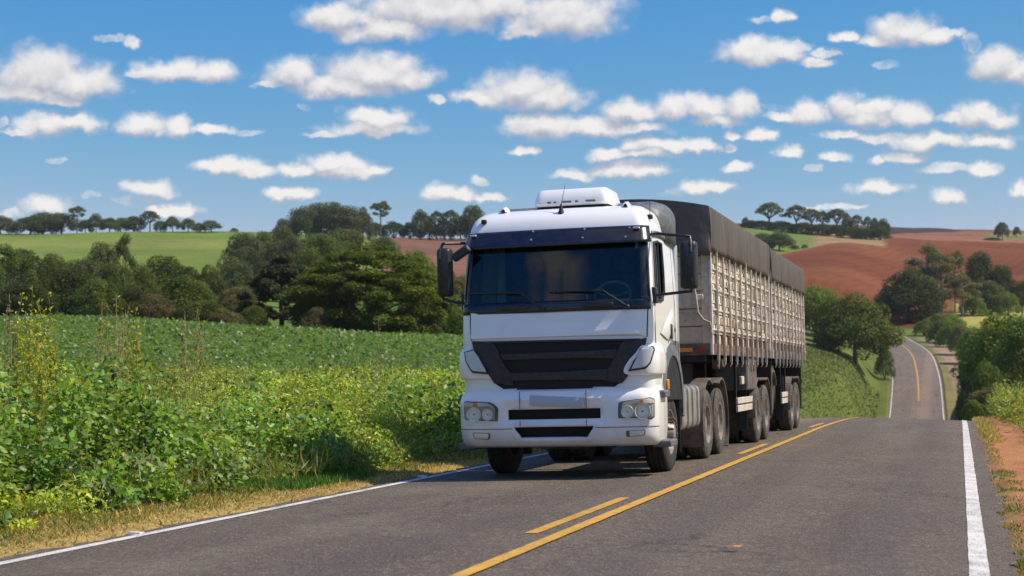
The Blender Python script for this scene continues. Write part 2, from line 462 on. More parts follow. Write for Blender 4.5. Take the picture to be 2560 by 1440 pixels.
def mesh_obj(name, V, F, mats, parent=None, smooth_=True, fmat=None, col=None, uv=None):
    """numpy arrays straight into a mesh; F is (n,3) or (n,4)"""
    me = bpy.data.meshes.new(name)
    V = np.ascontiguousarray(V, np.float32); F = np.ascontiguousarray(F, np.int32)
    k = F.shape[1]
    me.vertices.add(len(V)); me.vertices.foreach_set('co', V.ravel())
    me.loops.add(F.size); me.loops.foreach_set('vertex_index', F.ravel())
    me.polygons.add(len(F))
    me.polygons.foreach_set('loop_start', np.arange(0, F.size, k, dtype=np.int32))
    me.polygons.foreach_set('loop_total', np.full(len(F), k, np.int32))
    if smooth_: me.polygons.foreach_set('use_smooth', np.ones(len(F), bool))
    if fmat is not None: me.polygons.foreach_set('material_index', np.asarray(fmat, np.int32))
    me.update(calc_edges=True)
    if col is not None:
        a = me.color_attributes.new('Col', 'FLOAT_COLOR', 'POINT')
        c = np.ones((len(V), 4), np.float32); c[:, :3] = col
        a.data.foreach_set('color', c.ravel())
    for m in (mats if isinstance(mats, (list, tuple)) else [mats]): me.materials.append(m)
    o = bpy.data.objects.new(name, me)
    COL.objects.link(o)
    if parent is not None: o.parent = parent
    return o

def land_material():
    m, g, out = mat('land')
    at = g.node('ShaderNodeVertexColor', layer_name='Col').outputs[0]
    geo = g.node('ShaderNodeNewGeometry').outputs['Position']
    n1 = g.noise(geo, .25, 6, .6); n2 = g.noise(geo, 3.0, 5, .65); n3 = g.noise(geo, 22, 4, .65)
    f = g.math('ADD', g.math('ADD', g.rng(n1, .3, .7, -.16, .16), g.rng(n2, .3, .7, -.2, .2)), g.rng(n3, .3, .7, -.2, .2))
    # drill rows on the far fields
    mp = g.node('ShaderNodeMapping'); g.l.new(geo, mp.inputs[0]); mp.inputs['Rotation'].default_value = (0, 0, R(24))
    wv = g.node('ShaderNodeTexWave'); wv.inputs['Scale'].default_value = .09; wv.inputs['Distortion'].default_value = 3.0
    wv.inputs['Detail'].default_value = 3; g.l.new(mp.outputs[0], wv.inputs[0])
    sp = g.node('ShaderNodeSeparateXYZ'); g.l.new(geo, sp.inputs[0])
    far = g.rng(sp.outputs[1], 250, 400)
    f = g.math('ADD', f, g.math('MULTIPLY', g.math('MULTIPLY', g.math('SUBTRACT', wv.outputs[1], .5), .16), far))
    f = g.math('ADD', f, g.rng(g.noise(geo, .03, 5, .6), .35, .65, -.18, .18))
    sc = g.math('ADD', 1.0, f)
    cc = g.node('ShaderNodeCombineXYZ')
    for i in range(3): g.l.new(sc, cc.inputs[i])
    col = g.vec('MULTIPLY', at, cc.outputs[0])
    pbsdf(g, out, col, .95, spec=.1, bump=g.math('ADD', n3, g.math('MULTIPLY', n2, 2.0)), bump_d=.05, bump_s=.6)
    return m

def build_ground():
    half = math.atan(1280 / FPX)
    a1 = np.arange(-half * 1.12, half * 1.12, .00052)
    wide_l = -half * 1.12 - np.cumsum(np.geomspace(.001, .12, 60)); wide_r = half * 1.12 + np.cumsum(np.geomspace(.001, .12, 60))
    wide_l = wide_l[wide_l > -math.pi * .999]; wide_r = wide_r[wide_r < math.pi * .999]
    A = np.concatenate([[-math.pi], wide_l[::-1], a1, wide_r, [math.pi]])
    r = np.concatenate([[.01, 1.0, 3.0], np.geomspace(5, 60, 210), np.geomspace(60.7, 1500, 340), [2500, 6000, 14000]])
    AA, RRr = np.meshgrid(A, r, indexing='ij')
    X = (np.sin(AA) * RRr).ravel(); Y = (np.cos(AA) * RRr).ravel()
    Z = ground_z(X, Y)
    rr = RRr.ravel()
    Z = np.where(rr > 2000, -20 - (rr - 2000) * .02, Z)
    na, nr = len(A), len(r)
    i, j = np.meshgrid(np.arange(na - 1), np.arange(nr - 1), indexing='ij')
    q = (i * nr + j).ravel()
    F = np.stack([q, q + 1, q + nr + 1, q + nr], 1)
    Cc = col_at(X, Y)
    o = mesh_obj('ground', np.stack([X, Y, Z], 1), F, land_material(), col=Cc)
    tag(o, 'rolling farmland with green pasture, soybean field and red ploughed fields', 'ground', kind='structure')
build_ground()

# ------------------------------------------------------------------ road
def strip(name, u0, u1, y0, y1, dz, material, dy=None, wob=0.0, nu=1, fr=1.0):
    """ribbon lying on the road between offsets u0 and u1"""
    n = max(2, int((y1 - y0) / (dy or (.5 if y1 < 70 else .8))) + 1)
    Y = np.linspace(y0, y1, n)
    dx = road_x(Y + .5) - road_x(Y - .5)
    nx, ny = 1 / np.sqrt(1 + dx * dx), -dx / np.sqrt(1 + dx * dx)
    us = np.linspace(0, 1, nu + 1)
    rows = []
    rnd = np.random.default_rng(5)
    for k, t in enumerate(us):
        u = u0 + (u1 - u0) * t
        if wob and k in (0, nu): u = u + wob * (hnoise(Y * 6, Y * 0 + k * 9, 1.0, 3) - .5 + .6 * (hnoise(Y * 25, Y * 0 + k * 5, 1.0, 8) - .5))
        z = road_z(Y) - CAMBER * np.abs(u) * smooth(130, 60, Y) + dz
        rows.append(np.stack([road_x(Y) + nx * u, Y + ny * u, z + 0 * Y], 1))
    V = np.stack(rows, 1).reshape(-1, 3)
    i, j = np.meshgrid(np.arange(n - 1), np.arange(nu), indexing='ij')
    q = (i * (nu + 1) + j).ravel()
    F = np.stack([q, q + 1, q + nu + 2, q + nu + 1], 1)
    return mesh_obj(name, V, F, material)

def road_frame(g):
    geo = g.node('ShaderNodeNewGeometry').outputs['Position']
    mp = g.node('ShaderNodeMapping', vector_type='TEXTURE'); g.l.new(geo, mp.inputs[0])
    mp.inputs['Location'].default_value = (P0[0], P0[1], 0)
    mp.inputs['Rotation'].default_value = (0, 0, -math.atan2(RD.x, RD.y))
    return geo, mp.outputs[0]

def asphalt_material():
    m, g, out = mat('asphalt')
    geo, rf = road_frame(g)
    st = g.vec('MULTIPLY', rf, (1.1, .09, 1))
    n1 = g.noise(st, 1.0, 6, .6); n2 = g.noise(geo, .5, 5, .6); n3 = g.noise(geo, 34, 4, .8); n4 = g.noise(geo, 70, 3, .7)
    vor = g.node('ShaderNodeTexVoronoi'); vor.inputs['Scale'].default_value = 70; g.l.new(geo, vor.inputs['Vector'])
    agg = g.ramp(vor.outputs[1], [(0, 0.0), (1, 1.0)])
    base = g.mix(g.rng(n1, .3, .7, 0, 1, True), (.098, .074, .053), (.158, .121, .087))
    base = g.mix(g.rng(n2, .42, .72, 0, .55, True), base, (.20, .153, .108))
    sep = g.node('ShaderNodeSeparateXYZ'); g.l.new(rf, sep.inputs[0])
    # paler dusty band on the oncoming lane, darker joint along the middle
    base = g.mix(g.math('MULTIPLY', g.rng(g.math('ABSOLUTE', g.math('ADD', sep.outputs[0], 2.6)), .9, .2, 0, 1, True), g.rng(n2, .35, .6, 0, .7)), base, (.235, .175, .12))
    base = g.mix(g.rng(n3, .52, .64, 0, .95, True), base, (.34, .275, .21))
    base = g.mix(g.rng(n3, .48, .36, 0, .95, True), base, (.040, .037, .036))
    base = g.mix(g.math('MULTIPLY', g.rng(g.noise(geo, 9, 4, .7), .45, .62, 0, .8, True), g.rng(n3, .35, .6, 0, .6)), base, (.055, .047, .041))
    base = g.mix(g.rng(n4, .58, .72, 0, .7, True), base, (.42, .37, .32))
    # tar-sealed cracks and darker wheel tracks
    ck = g.node('ShaderNodeTexVoronoi', feature='DISTANCE_TO_EDGE'); ck.inputs['Scale'].default_value = .41
    wv_ = g.vec('ADD', g.vec('MULTIPLY', rf, (1, .45, 1)), g.vec('MULTIPLY', g.noise(geo, 1.1, 5, .65, out=1), (1.3, 1.3, 0)))
    g.l.new(wv_, ck.inputs['Vector'])
    crack = g.math('MULTIPLY', g.rng(ck.outputs[0], .010, .003, 0, .7), g.rng(g.noise(geo, .23, 3), .50, .60, 0, 1))
    base = g.mix(crack, base, (.035, .033, .032))
    for off_ in (-2.72, -.92, .78, 2.45):
        trk = g.rng(g.math('ABSOLUTE', g.math('SUBTRACT', sep.outputs[0], off_)), .42, .05, 0, .26, True)
        base = g.mix(g.math('MULTIPLY', trk, g.rng(n1, .3, .6, .3, 1)), base, (.068, .062, .060))
    dust_ = g.math('MULTIPLY', g.rng(sep.outputs[1], 15, 22, 0, 1, True), g.rng(g.math('ABSOLUTE', g.math('ADD', sep.outputs[0], 1.5)), 1.2, .3, 0, .6, True))
    base = g.mix(dust_, base, (.25, .165, .115))
    edge = g.noise(geo, 1.6, 5, .65)
    base = g.mix(g.math('MULTIPLY', g.rng(sep.outputs[0], 2.9, 3.7, 0, 1), g.rng(edge, .5, .75, 0, .5)), base, (.20, .13, .09))
    pbsdf(g, out, base, g.rng(n3, .3, .7, .7, .92), spec=.32, bump=g.math('ADD', g.math('MULTIPLY', n3, 1.0), n4), bump_d=.02, bump_s=1.0)
    return m

def paint_material(name, c, wear):
    m, g, out = mat(name)
    geo, rf = road_frame(g)
    a = g.noise(geo, 42, 4, .75); b = g.noise(geo, 3, 4, .6); cno = g.noise(geo, 230, 2, .6)
    col = g.mix(g.rng(b, .3, .7, 0, 1), tuple(q * .82 for q in c), c)
    w = g.math('ADD', g.math('MULTIPLY_ADD', a, .75, g.math('MULTIPLY', cno, .35)), g.math('MULTIPLY', b, .25))
    col = g.mix(g.rng(w, wear - .05, wear + .03, .92, 0, True), col, (.075, .07, .068))
    pbsdf(g, out, col, .75, spec=.3, bump=a, bump_d=.004)
    return m

M_ASPH = asphalt_material()
M_WHITE = paint_material('white_road_paint', (.68, .64, .59), .625)
M_YEL = paint_material('yellow_road_paint', (.58, .32, .05), .60)
o = strip('road', EDGE_L, EDGE_R, -40, 398, 0.0, M_ASPH, dy=.12, wob=.16, nu=8)
tag(o, 'two lane asphalt road over a crest and up the far hill', 'road', kind='structure')
o = strip('road_shoulder', EDGE_L - 1.1, EDGE_L + .06, 125, 305, -.004, M_ASPH, nu=2)
tag(o, 'paved left shoulder of the far road', 'shoulder', kind='structure')
WL, WR = -3.66, 3.195
for nm, a, b, y0, y1, mt, lb in [
    ('edge_line', WL - .06, WL + .06, -30, 395, M_WHITE, 'white edge line along the left side of the road'),
    ('edge_line', WR - .068, WR + .068, -30, 395, M_WHITE, 'white edge line along the right side of the road'),
    ('centre_line', -.055, .06, -30, 150, M_YEL, 'solid yellow centre line over the crest'),
    ('centre_line', -.10, .10, 222, 395, M_YEL, 'yellow centre line of the far uphill stretch')]:
    tag(strip(nm, a, b, y0, y1, .006, mt, wob=.007, dy=.15 if y1 < 160 else .4), lb, 'road marking', kind='structure')
for k, (y0, y1, lb) in enumerate([(.6, 4.3, 'yellow dash behind the camera'), (12.8, 16.4, 'nearest short yellow dash beside the solid line'),
        (25.0, 28.4, 'short yellow dash beside the drive wheels of the truck'), (36.8, 40.3, 'short yellow dash behind the last trailer')]):
    tag(strip('lane_dash', -.315, -.20, y0, y1, .006, M_YEL, wob=.008, dy=.1), lb, 'road marking', kind='structure')
# ------------------------------------------------------------------ mesh collecting helpers
class MB:
    def __init__(s): s.v = []; s.f = []; s.m = []; s.sm = []
    def add(s, V, F, mi=0, sm=False):
        o = len(s.v)
        s.v += [tuple(p) for p in V]
        for f in F: s.f.append(tuple(i + o for i in f)); s.m.append(mi); s.sm.append(sm)
        return s
    def box(s, x0, x1, y0, y1, z0, z1, mi=0, M=None):
        V = [Vector(p) for p in ((x0,y0,z0),(x1,y0,z0),(x1,y1,z0),(x0,y1,z0),(x0,y0,z1),(x1,y0,z1),(x1,y1,z1),(x0,y1,z1))]
        if M is not None: V = [M @ p for p in V]
        return s.add(V, [(0,3,2,1),(4,5,6,7),(0,1,5,4),(1,2,6,5),(2,3,7,6),(3,0,4,7)], mi)
    def tube(s, pts, r, n=8, mi=0, cap=True):
        pts = [Vector(p) for p in pts]
        rs = r if isinstance(r, (list, tuple)) else [r] * len(pts)
        V = []; F = []
        up = Vector((0, 0, 1)); prev = None
        for i, p in enumerate(pts):
            d = (pts[min(i + 1, len(pts) - 1)] - pts[max(i - 1, 0)]).normalized()
            if prev is None:
                a = d.cross(up)
                if a.length < .01: a = d.cross(Vector((1, 0, 0)))
            else: a = prev - d * prev.dot(d)
            a.normalize(); prev = a; b = d.cross(a)
            for k in range(n):
                t = 2 * math.pi * k / n
                V.append(p + (a * math.cos(t) + b * math.sin(t)) * rs[i])
        for i in range(len(pts) - 1):
            for k in range(n):
                F.append((i * n + k, i * n + (k + 1) % n, (i + 1) * n + (k + 1) % n, (i + 1) * n + k))
        if cap: F.append(tuple(range(n - 1, -1, -1))); F.append(tuple((len(pts) - 1) * n + k for k in range(n)))
        return s.add(V, F, mi, True)
    def lathe(s, prof, n=40, axis='x', c=(0, 0, 0), mi=0, close=False):
        """profile of (along axis, radius)"""
        V = []; F = []
        for (h, r) in prof:
            for k in range(n):
                t = 2 * math.pi * k / n
                q = {'x': (h, r * math.cos(t), r * math.sin(t)), 'y': (r * math.cos(t), h, r * math.sin(t)), 'z': (r * math.cos(t), r * math.sin(t), h)}[axis]
                V.append((q[0] + c[0], q[1] + c[1], q[2] + c[2]))
        for i in range(len(prof) - 1):
            for k in range(n):
                F.append((i * n + k, i * n + (k + 1) % n, (i + 1) * n + (k + 1) % n, (i + 1) * n + k))
        return s.add(V, F, mi, True)
    def prism(s, poly, axis, h0, h1, mi=0):
        """extrude a 2-D outline; axis names the extrusion direction"""
        def q(p, h):
            return {'x': (h, p[0], p[1]), 'y': (p[0], h, p[1]), 'z': (p[0], p[1], h)}[axis]
        n = len(poly)
        V = [q(p, h0) for p in poly] + [q(p, h1) for p in poly]
        F = [tuple(range(n)), tuple(range(2 * n - 1, n - 1, -1))] + [(i, i + n, (i + 1) % n + n, (i + 1) % n) for i in range(n)]
        return s.add(V, F, mi)
    def grid(s, rows, mi=0, sm=True, closed=False, hole=None):
        nr, nc = len(rows), len(rows[0])
        F = []
        for i in range(nr - 1):
            for j in range(nc if closed else nc - 1):
                if hole and hole(i, j): continue
                F.append((i * nc + j, i * nc + (j + 1) % nc, (i + 1) * nc + (j + 1) % nc, (i + 1) * nc + j))
        return s.add([p for r_ in rows for p in r_], F, mi, sm)
    def build(s, name, mats, parent=None, bevel=0.0, seg=2, sharp=35, solid=0.0, label=None, recalc=True):
        me = bpy.data.meshes.new(name)
        me.from_pydata(s.v, [], s.f)
        mats = mats if isinstance(mats, (list, tuple)) else [mats]
        for m in mats: me.materials.append(m)
        me.polygons.foreach_set('material_index', s.m)
        if recalc:
            bm = bmesh.new(); bm.from_mesh(me)
            bmesh.ops.remove_doubles(bm, verts=bm.verts, dist=1e-5)
            bmesh.ops.recalc_face_normals(bm, faces=bm.faces)
            bm.to_mesh(me); bm.free()
        if bevel or any(s.sm):
            me.polygons.foreach_set('use_smooth', [True] * len(me.polygons))
            me.set_sharp_from_angle(angle=R(sharp))
        me.update()
        o = bpy.data.objects.new(name, me)
        COL.objects.link(o)
        if parent is not None: o.parent = parent
        if solid:
            md = o.modifiers.new('thick', 'SOLIDIFY'); md.thickness = solid; md.offset = -1
        if bevel:
            md = o.modifiers.new('bevel', 'BEVEL'); md.width = bevel; md.segments = seg; md.limit_method = 'ANGLE'; md.angle_limit = R(40)
            md.harden_normals = False
        if label: o['label'] = label
        return o

def build_each(mb, name, *a, **k):
    """one part per connected piece of the collected shape"""
    par = list(range(len(mb.v)))
    def find(i):
        while par[i] != i: par[i] = par[par[i]]; i = par[i]
        return i
    for f in mb.f:
        for q in f[1:]: par[find(q)] = find(f[0])
    grp = {}
    for i, f in enumerate(mb.f): grp.setdefault(find(f[0]), []).append(i)
    out = []
    for fs in grp.values():
        t = MB(); ix = {}
        for i in fs:
            t.f.append(tuple(ix.setdefault(q, len(ix)) for q in mb.f[i])); t.m.append(mb.m[i]); t.sm.append(mb.sm[i])
        t.v = [mb.v[q] for q in ix]
        out.append(t.build(name, *a, **k))
    return out

def rounded(pts, r, n=4):
    """round the corners of a 2-D polygon"""
    out = []
    m = len(pts)
    for i in range(m):
        p, a, b = Vector(pts[i]), Vector(pts[i - 1]), Vector(pts[(i + 1) % m])
        da, db = (a - p), (b - p)
        k = min(r, da.length * .45, db.length * .45)
        s0, s1 = p + da.normalized() * k, p + db.normalized() * k
        for t in range(n + 1):
            t /= n
            out.append(tuple(s0 * (1 - t) ** 2 + p * 2 * t * (1 - t) + s1 * t * t))
    return out

# ------------------------------------------------------------------ vehicle materials
def paint_white():
    m, g, out = mat('white_paint')
    tc = g.node('ShaderNodeTexCoord').outputs['Object']
    sep = g.node('ShaderNodeSeparateXYZ'); g.l.new(tc, sep.inputs[0])
    n = g.noise(tc, 2.2, 6, .65); n2 = g.noise(tc, 30, 4, .6)
    dirt = g.math('MULTIPLY', g.rng(sep.outputs[2], 1.0, .35, 0, 1, True), g.rng(n, .35, .7, .1, .8))
    dirt = g.math('MAXIMUM', dirt, g.rng(n, .55, .85, 0, .18))
    col = g.mix(dirt, (.84, .825, .81), (.47, .41, .35))
    pbsdf(g, out, col, g.rng(n2, .3, .7, .28, .4), coat=.6)
    return m
M_CAB = paint_white()
M_SILVERP = simple('silver_paint', (.55, .57, .60), .32, .35, .3, var=.06)
M_BLKGLOSS = simple('black_trim', (.012, .013, .016), .22, 0, .3, var=.3)
M_BLKPLA = simple('black_plastic', (.022, .0225, .025), .5, var=.3, scale=20, bump=.001)
M_GREYPLA = simple('grey_plastic', (.12, .122, .13), .5, var=.25, scale=10, bump=.001)
M_DARK = simple('dark_chassis', (.011, .010, .010), .75, var=.5, scale=5)
M_MESH = simple('dark_mesh', (.004, .004, .0045), .7, var=.5, scale=90, bump=.002)
M_RUBBER = simple('tyre_rubber', (.030, .028, .027), .82, var=.35, scale=9, bump=.002)
M_RUBDUST = simple('dusty_rubber', (.075, .064, .055), .9, var=.4, scale=12, bump=.002)
M_RIM = simple('rim_steel', (.34, .29, .245), .5, .5, var=.3, scale=9)
M_HUB = simple('dusty_iron', (.14, .12, .105), .6, .4, var=.4, scale=20)
M_CHROME = simple('chrome', (.85, .86, .88), .12, 1.0, var=.05)
M_REFLECT = simple('lamp_reflector', (.97, .95, .90), .35, .15, .3, var=.03)
M_ALU = simple('brushed_aluminium', (.58, .55, .51), .40, .8, var=.2, scale=4, bump=.001)
M_AMBER = simple('amber_lens', (.75, .23, .03), .25, var=.1)
M_RED = simple('red_lens', (.35, .02, .015), .3, var=.1)
M_FEND = simple('dusty_fender', (.125, .10, .085), .75, var=.35, scale=4, bump=.002)
M_STEELPOST = simple('weathered_steel', (.42, .385, .34), .65, .1, var=.3, scale=5, bump=.002, c2=(.70, .64, .56))
M_RUSTBEAM = simple('rusty_beam', (.075, .052, .042), .8, var=.4, scale=4, bump=.003, c2=(.19, .135, .10))
M_GUARD = simple('pale_side_guard', (.46, .40, .33), .7, var=.25, scale=5, c2=(.60, .55, .48))
M_ROPE = simple('pale_rope', (.42, .36, .28), .9, var=.2)
M_STEP = simple('aluminium_step', (.34, .33, .33), .5, .5, var=.3, scale=14)
M_SEAT = simple('seat_fabric', (.05, .06, .07), .9, var=.3)
M_STICKER = simple('sticker', (.62, .68, .70), .5, var=.2, scale=30)
M_TRIMGREY = simple('cab_trim', (.25, .30, .31), .7, var=.15)
M_PLATE = simple('blank_plate', (.42, .42, .45), .5, .0, .1, var=.03)
M_PANELGREY = simple('pale_cover', (.55, .58, .62), .4, 0, .5, var=.04)
M_CURTAIN = simple('curtain', (.022, .045, .058), .9, var=.2)

def glass_mat(name, tint, ior=1.62, rough=.015):
    m, g, out = mat(name)
    tr_ = g.node('ShaderNodeBsdfTransparent'); tr_.inputs[0].default_value = (*tint, 1)
    gl = g.node('ShaderNodeBsdfGlossy'); gl.inputs['Roughness'].default_value = rough
    fr = g.node('ShaderNodeFresnel'); fr.inputs[0].default_value = ior
    ms = g.node('ShaderNodeMixShader')
    g.l.new(fr.outputs[0], ms.inputs[0]); g.l.new(tr_.outputs[0], ms.inputs[1]); g.l.new(gl.outputs[0], ms.inputs[2])
    g.l.new(ms.outputs[0], out.inputs[0])
    return m
M_WIND = glass_mat('windscreen_glass', (.46, .66, .68), 1.6)
M_SIDEGL = glass_mat('side_glass', (.45, .52, .52))
M_LENS = glass_mat('clear_lens', (.95, .95, .93), 1.28, .02)

def wood_boards(name, c1, c2, row, axis=2):
    m, g, out = mat(name)
    tc = g.node('ShaderNodeTexCoord').outputs['Object']
    st = g.vec('MULTIPLY', tc, (14, .9, 14))
    n = g.noise(st, 1.0, 7, .65); n2 = g.noise(tc, 1.2, 5, .6); n3 = g.noise(tc, 9, 4, .7)
    col = g.mix(g.rng(n, .3, .7, 0, 1, True), c1, c2)
    sep = g.node('ShaderNodeSeparateXYZ'); g.l.new(tc, sep.inputs[0])
    dust = g.rng(sep.outputs[2], 2.35, 1.75, 0, .75, True)
    col = g.mix(g.math('MULTIPLY', dust, g.rng(n2, .3, .6, .5, 1)), col, (.52, .35, .23))
    col = g.mix(g.rng(n3, .62, .74, 0, .8, True), col, (.05, .035, .026))
    col = g.mix(g.rng(n2, .58, .72, 0, .5, True), col, (.14, .10, .075))
    pbsdf(g, out, col, .85, spec=.2, bump=n, bump_d=.006)
    return m
M_WOOD = wood_boards('weathered_boards', (.57, .465, .37), (.82, .71, .585), .3)
M_WOODF = wood_boards('brown_planks', (.48, .36, .26), (.66, .54, .41), .3)

def tarp_mat():
    m, g, out = mat('brown_tarpaulin')
    tc = g.node('ShaderNodeTexCoord').outputs['Object']
    st = g.vec('MULTIPLY', tc, (1.0, 3.2, .7))
    n = g.noise(st, 1.0, 6, .6, .6); n2 = g.noise(tc, 14, 5, .7); n3 = g.noise(g.vec('MULTIPLY', tc, (.6, 9, .8)), 1.0, 4, .6)
    col = g.mix(g.rng(n, .3, .7, 0, 1, True), (.070, .056, .047), (.120, .098, .083))
    col = g.mix(g.rng(n2, .55, .75, 0, .45), col, (.21, .18, .155))
    col = g.mix(g.rng(n3, .60, .72, 0, .6, True), col, (.025, .021, .019))
    h = g.math('ADD', g.math('MULTIPLY', n, 1.0), g.math('ADD', g.math('MULTIPLY', n3, .6), g.math('MULTIPLY', n2, .08)))
    pbsdf(g, out, col, .62, spec=.35, bump=h, bump_d=.05, bump_s=.6)
    return m
M_TARP = tarp_mat()
# ------------------------------------------------------------------ the truck: local x = its left side (right in the photo), y = towards its rear, z up
TRX, TRY = .552, 19.94
ROLL = .026
def road_frame_matrix(x, y, dz=0.0, roll=ROLL, yaw=0.0):
    z = float(road_z(y)) - CAMBER * 1.75 + dz
    B = Matrix((RR, RD, Vector((0, 0, 1)))).transposed().to_4x4()
    return Matrix.Translation((x, y, z)) @ B @ Matrix.Rotation(yaw, 4, 'Z') @ Matrix.Rotation(-roll, 4, 'Y')
MT = road_frame_matrix(TRX, TRY)
MTI = MT.inverted()

def loc(x, y, b):
    """where the sight line to a measured photograph point meets the plane b metres behind the truck's nose"""
    o = MTI @ Vector((0, 0, EYE))
    d = MTI.to_3x3() @ Vector(((x - 1280) / FPX, 1, (HOR - y) / FPX))
    t = (b - o.y) / d.y
    return o + d * t

class Prof:
    def __init__(s, zs, bs, ws, rc, rcb, bow, rear):
        s.fb = pchip(zs, bs); s.fw = pchip(zs, ws); s.rc, s.rcb, s.bow, s.rear = rc, rcb, bow, rear
    def ring(s, q, z, off=0.0):
        w = float(s.fw(z)); b0 = float(s.fb(z)); sg = 1 if q >= 0 else -1; q = abs(q)
        wi = w - s.rc
        if q <= 1: a, b, n = wi * q, b0 + s.bow * q * q, (0.12 * q, -1)
        elif q <= 2:
            t = (q - 1) * math.pi / 2
            a, b, n = wi + s.rc * math.sin(t), b0 + s.bow + s.rcb * (1 - math.cos(t)), (math.sin(t), -math.cos(t))
        else:
            st = b0 + s.bow + s.rcb
            a, b, n = w, st + (q - 2) * (s.rear - st), (1, 0)
        return (sg * (a + off * n[0]), b + off * n[1], z)
    def front(s, a, z):
        w = float(s.fw(z)); b0 = float(s.fb(z)); wi = w - s.rc; a = abs(a)
        if a <= wi: return b0 + s.bow * (a / wi) ** 2
        t = min(.999, (a - wi) / s.rc)
        return b0 + s.bow + s.rcb * (1 - math.sqrt(1 - t * t))
    def qside(s, b, z):
        st = float(s.fb(z)) + s.bow + s.rcb
        return 2 + (b - st) / (s.rear - st)
    def px(s, x, y):
        b = 0.0
        for _ in range(12):
            p = loc(x, y, b); b = s.front(p.x, p.z)
        return (p.x, p.z)

CABP = Prof([.9, 1.2, 1.74, 2.11, 2.23, 2.95, 3.14, 3.26, 3.36, 3.43, 3.46], [.03, .02, .0, .03, .05, .17, .21, .27, .38, .58, .85],
            [1.235, 1.24, 1.24, 1.24, 1.235, 1.195, 1.175, 1.15, 1.10, 1.00, .84], .17, .20, .06, 1.95)
BUMP = Prof([.40, .46, .54, .72, .95, 1.04, 1.10, 1.16], [.01, -.05, -.085, -.10, -.10, -.075, -.02, .03], [1.235, 1.265, 1.275, 1.285, 1.285, 1.275, 1.25, 1.235], .26, .24, .07, .78)

def slice_poly(poly, z):
    xs = []
    n = len(poly)
    for i in range(n):
        (a0, z0), (a1, z1) = poly[i], poly[(i + 1) % n]
        if (z0 <= z < z1) or (z1 <= z < z0): xs.append(a0 + (a1 - a0) * (z - z0) / (z1 - z0))
    return (min(xs), max(xs)) if xs else None

def patch(mb, poly, prof, off, thick=.03, na=14, nz=10, mi=0, fo=None):
    """raised panel following the front surface inside a 2-D outline (a, z); fo(a,z) adds relief"""
    zs = [p[1] for p in poly]; z0, z1 = min(zs), max(zs)
    rows = []
    for i in range(nz + 1):
        z = z0 + (z1 - z0) * min(max(i / nz, 1e-4), 1 - 1e-4)
        lim = slice_poly(poly, z)
        if not lim: continue
        rows.append([(lim[0] + (lim[1] - lim[0]) * j / na, z) for j in range(na + 1)])
    fr = [[(a, prof.front(a, z) - off - (fo(a, z) if fo else 0), z) for a, z in r_] for r_ in rows]
    mb.grid(fr, mi)
    ring_ = fr[0] + [r_[-1] for r_ in fr[1:]] + fr[-1][::-1][1:] + [r_[0] for r_ in fr[::-1][1:-1]]
    back = [(p[0], p[1] + thick, p[2]) for p in ring_]
    n = len(ring_)
    mb.add(ring_ + back, [(i, (i + 1) % n, n + (i + 1) % n, n + i) for i in range(n)], mi, True)
    return fr

def pxpoly(pts, prof): return [prof.px(x, y) for x, y in pts]
def C1(x, y): return (1080 + x / 3.6, 450 + y / 3.6)      # windscreen close-up
def C2(x, y): return (1130 + x / 3.6, 800 + y / 3.6)      # bumper close-up

truck = empty('truck', 'white cab-over truck tractor driving towards the viewer on the left lane', 'truck', MT)

# ---- cab shell with openings for the windscreen and the side windows
def cab_shell():
    zs = [.98, 1.1, 1.3, 1.5, 1.74, 1.95, 2.11, 2.215, 2.4, 2.6, 2.8, 2.955, 3.05, 3.14, 3.20, 3.26, 3.31, 3.36, 3.40, 3.43, 3.45, 3.46]
    qf = [0, .2, .4, .6, .8, .93, 1.0, 1.12, 1.25, 1.4, 1.55, 1.7, 1.85, 2.0, 2.06, 2.2, 2.32, 2.42, 2.55, 2.7, 2.85, 3.0]
    qs = [-q for q in qf[:0:-1]] + qf
    def rpt(q, z):
        p = CABP.ring(q, z)
        if abs(q) >= 1.99 and 1.3 < z < 2.0:                       # slight waist pressing along the door
            k = math.exp(-((z - 1.72) / .07) ** 2) * .018
            return (p[0] - (k if q > 0 else -k), p[1], p[2])
        return p
    rows = [[rpt(q, z) for q in qs] for z in zs]
    mb = MB()
    def hole(i, j):
        z = (zs[i] + zs[i + 1]) / 2; q = abs((qs[j] + qs[j + 1]) / 2)
        if 2.215 < z < 2.955 and q < 1.25: return True
        if 2.215 < z < 2.955 and 2.06 < q < 2.42: return True
        return False
    mb.grid(rows, 0, True, hole=hole)
    # rear wall and roof lid
    for i in range(len(zs) - 1):
        mb.add([rows[i][0], rows[i][-1], rows[i + 1][-1], rows[i + 1][0]], [(0, 1, 2, 3)])
    n = len(qs); top = rows[-1]
    mb.add(top + [(0, 1.3, 3.475)], [(k, (k + 1) % n, n) for k in range(n)], 0, True)
    # panel gaps: thin dark lines standing just proud are avoided; real grooves come from separate panels
    return mb.build('cab', M_CAB, truck, sharp=40)
cab = cab_shell()

def ring_panel(name, q0, q1, z0, z1, prof, off, m, parent=truck, nq=14, nz=6, solid=.02, zf=None, extra=None):
    mb = MB()
    rows = []
    for i in range(nz + 1):
        t = i / nz
        row = []
        for j in range(nq + 1):
            s_ = j / nq; q = q0 + (q1 - q0) * s_
            za, zb = (zf(s_) if zf else (z0, z1))
            row.append(prof.ring(q, za + (zb - za) * t, off + (extra(s_, t) if extra else 0)))
        rows.append(row)
    mb.grid(rows, 0)
    return mb.build(name, m, parent, solid=solid, sharp=50)

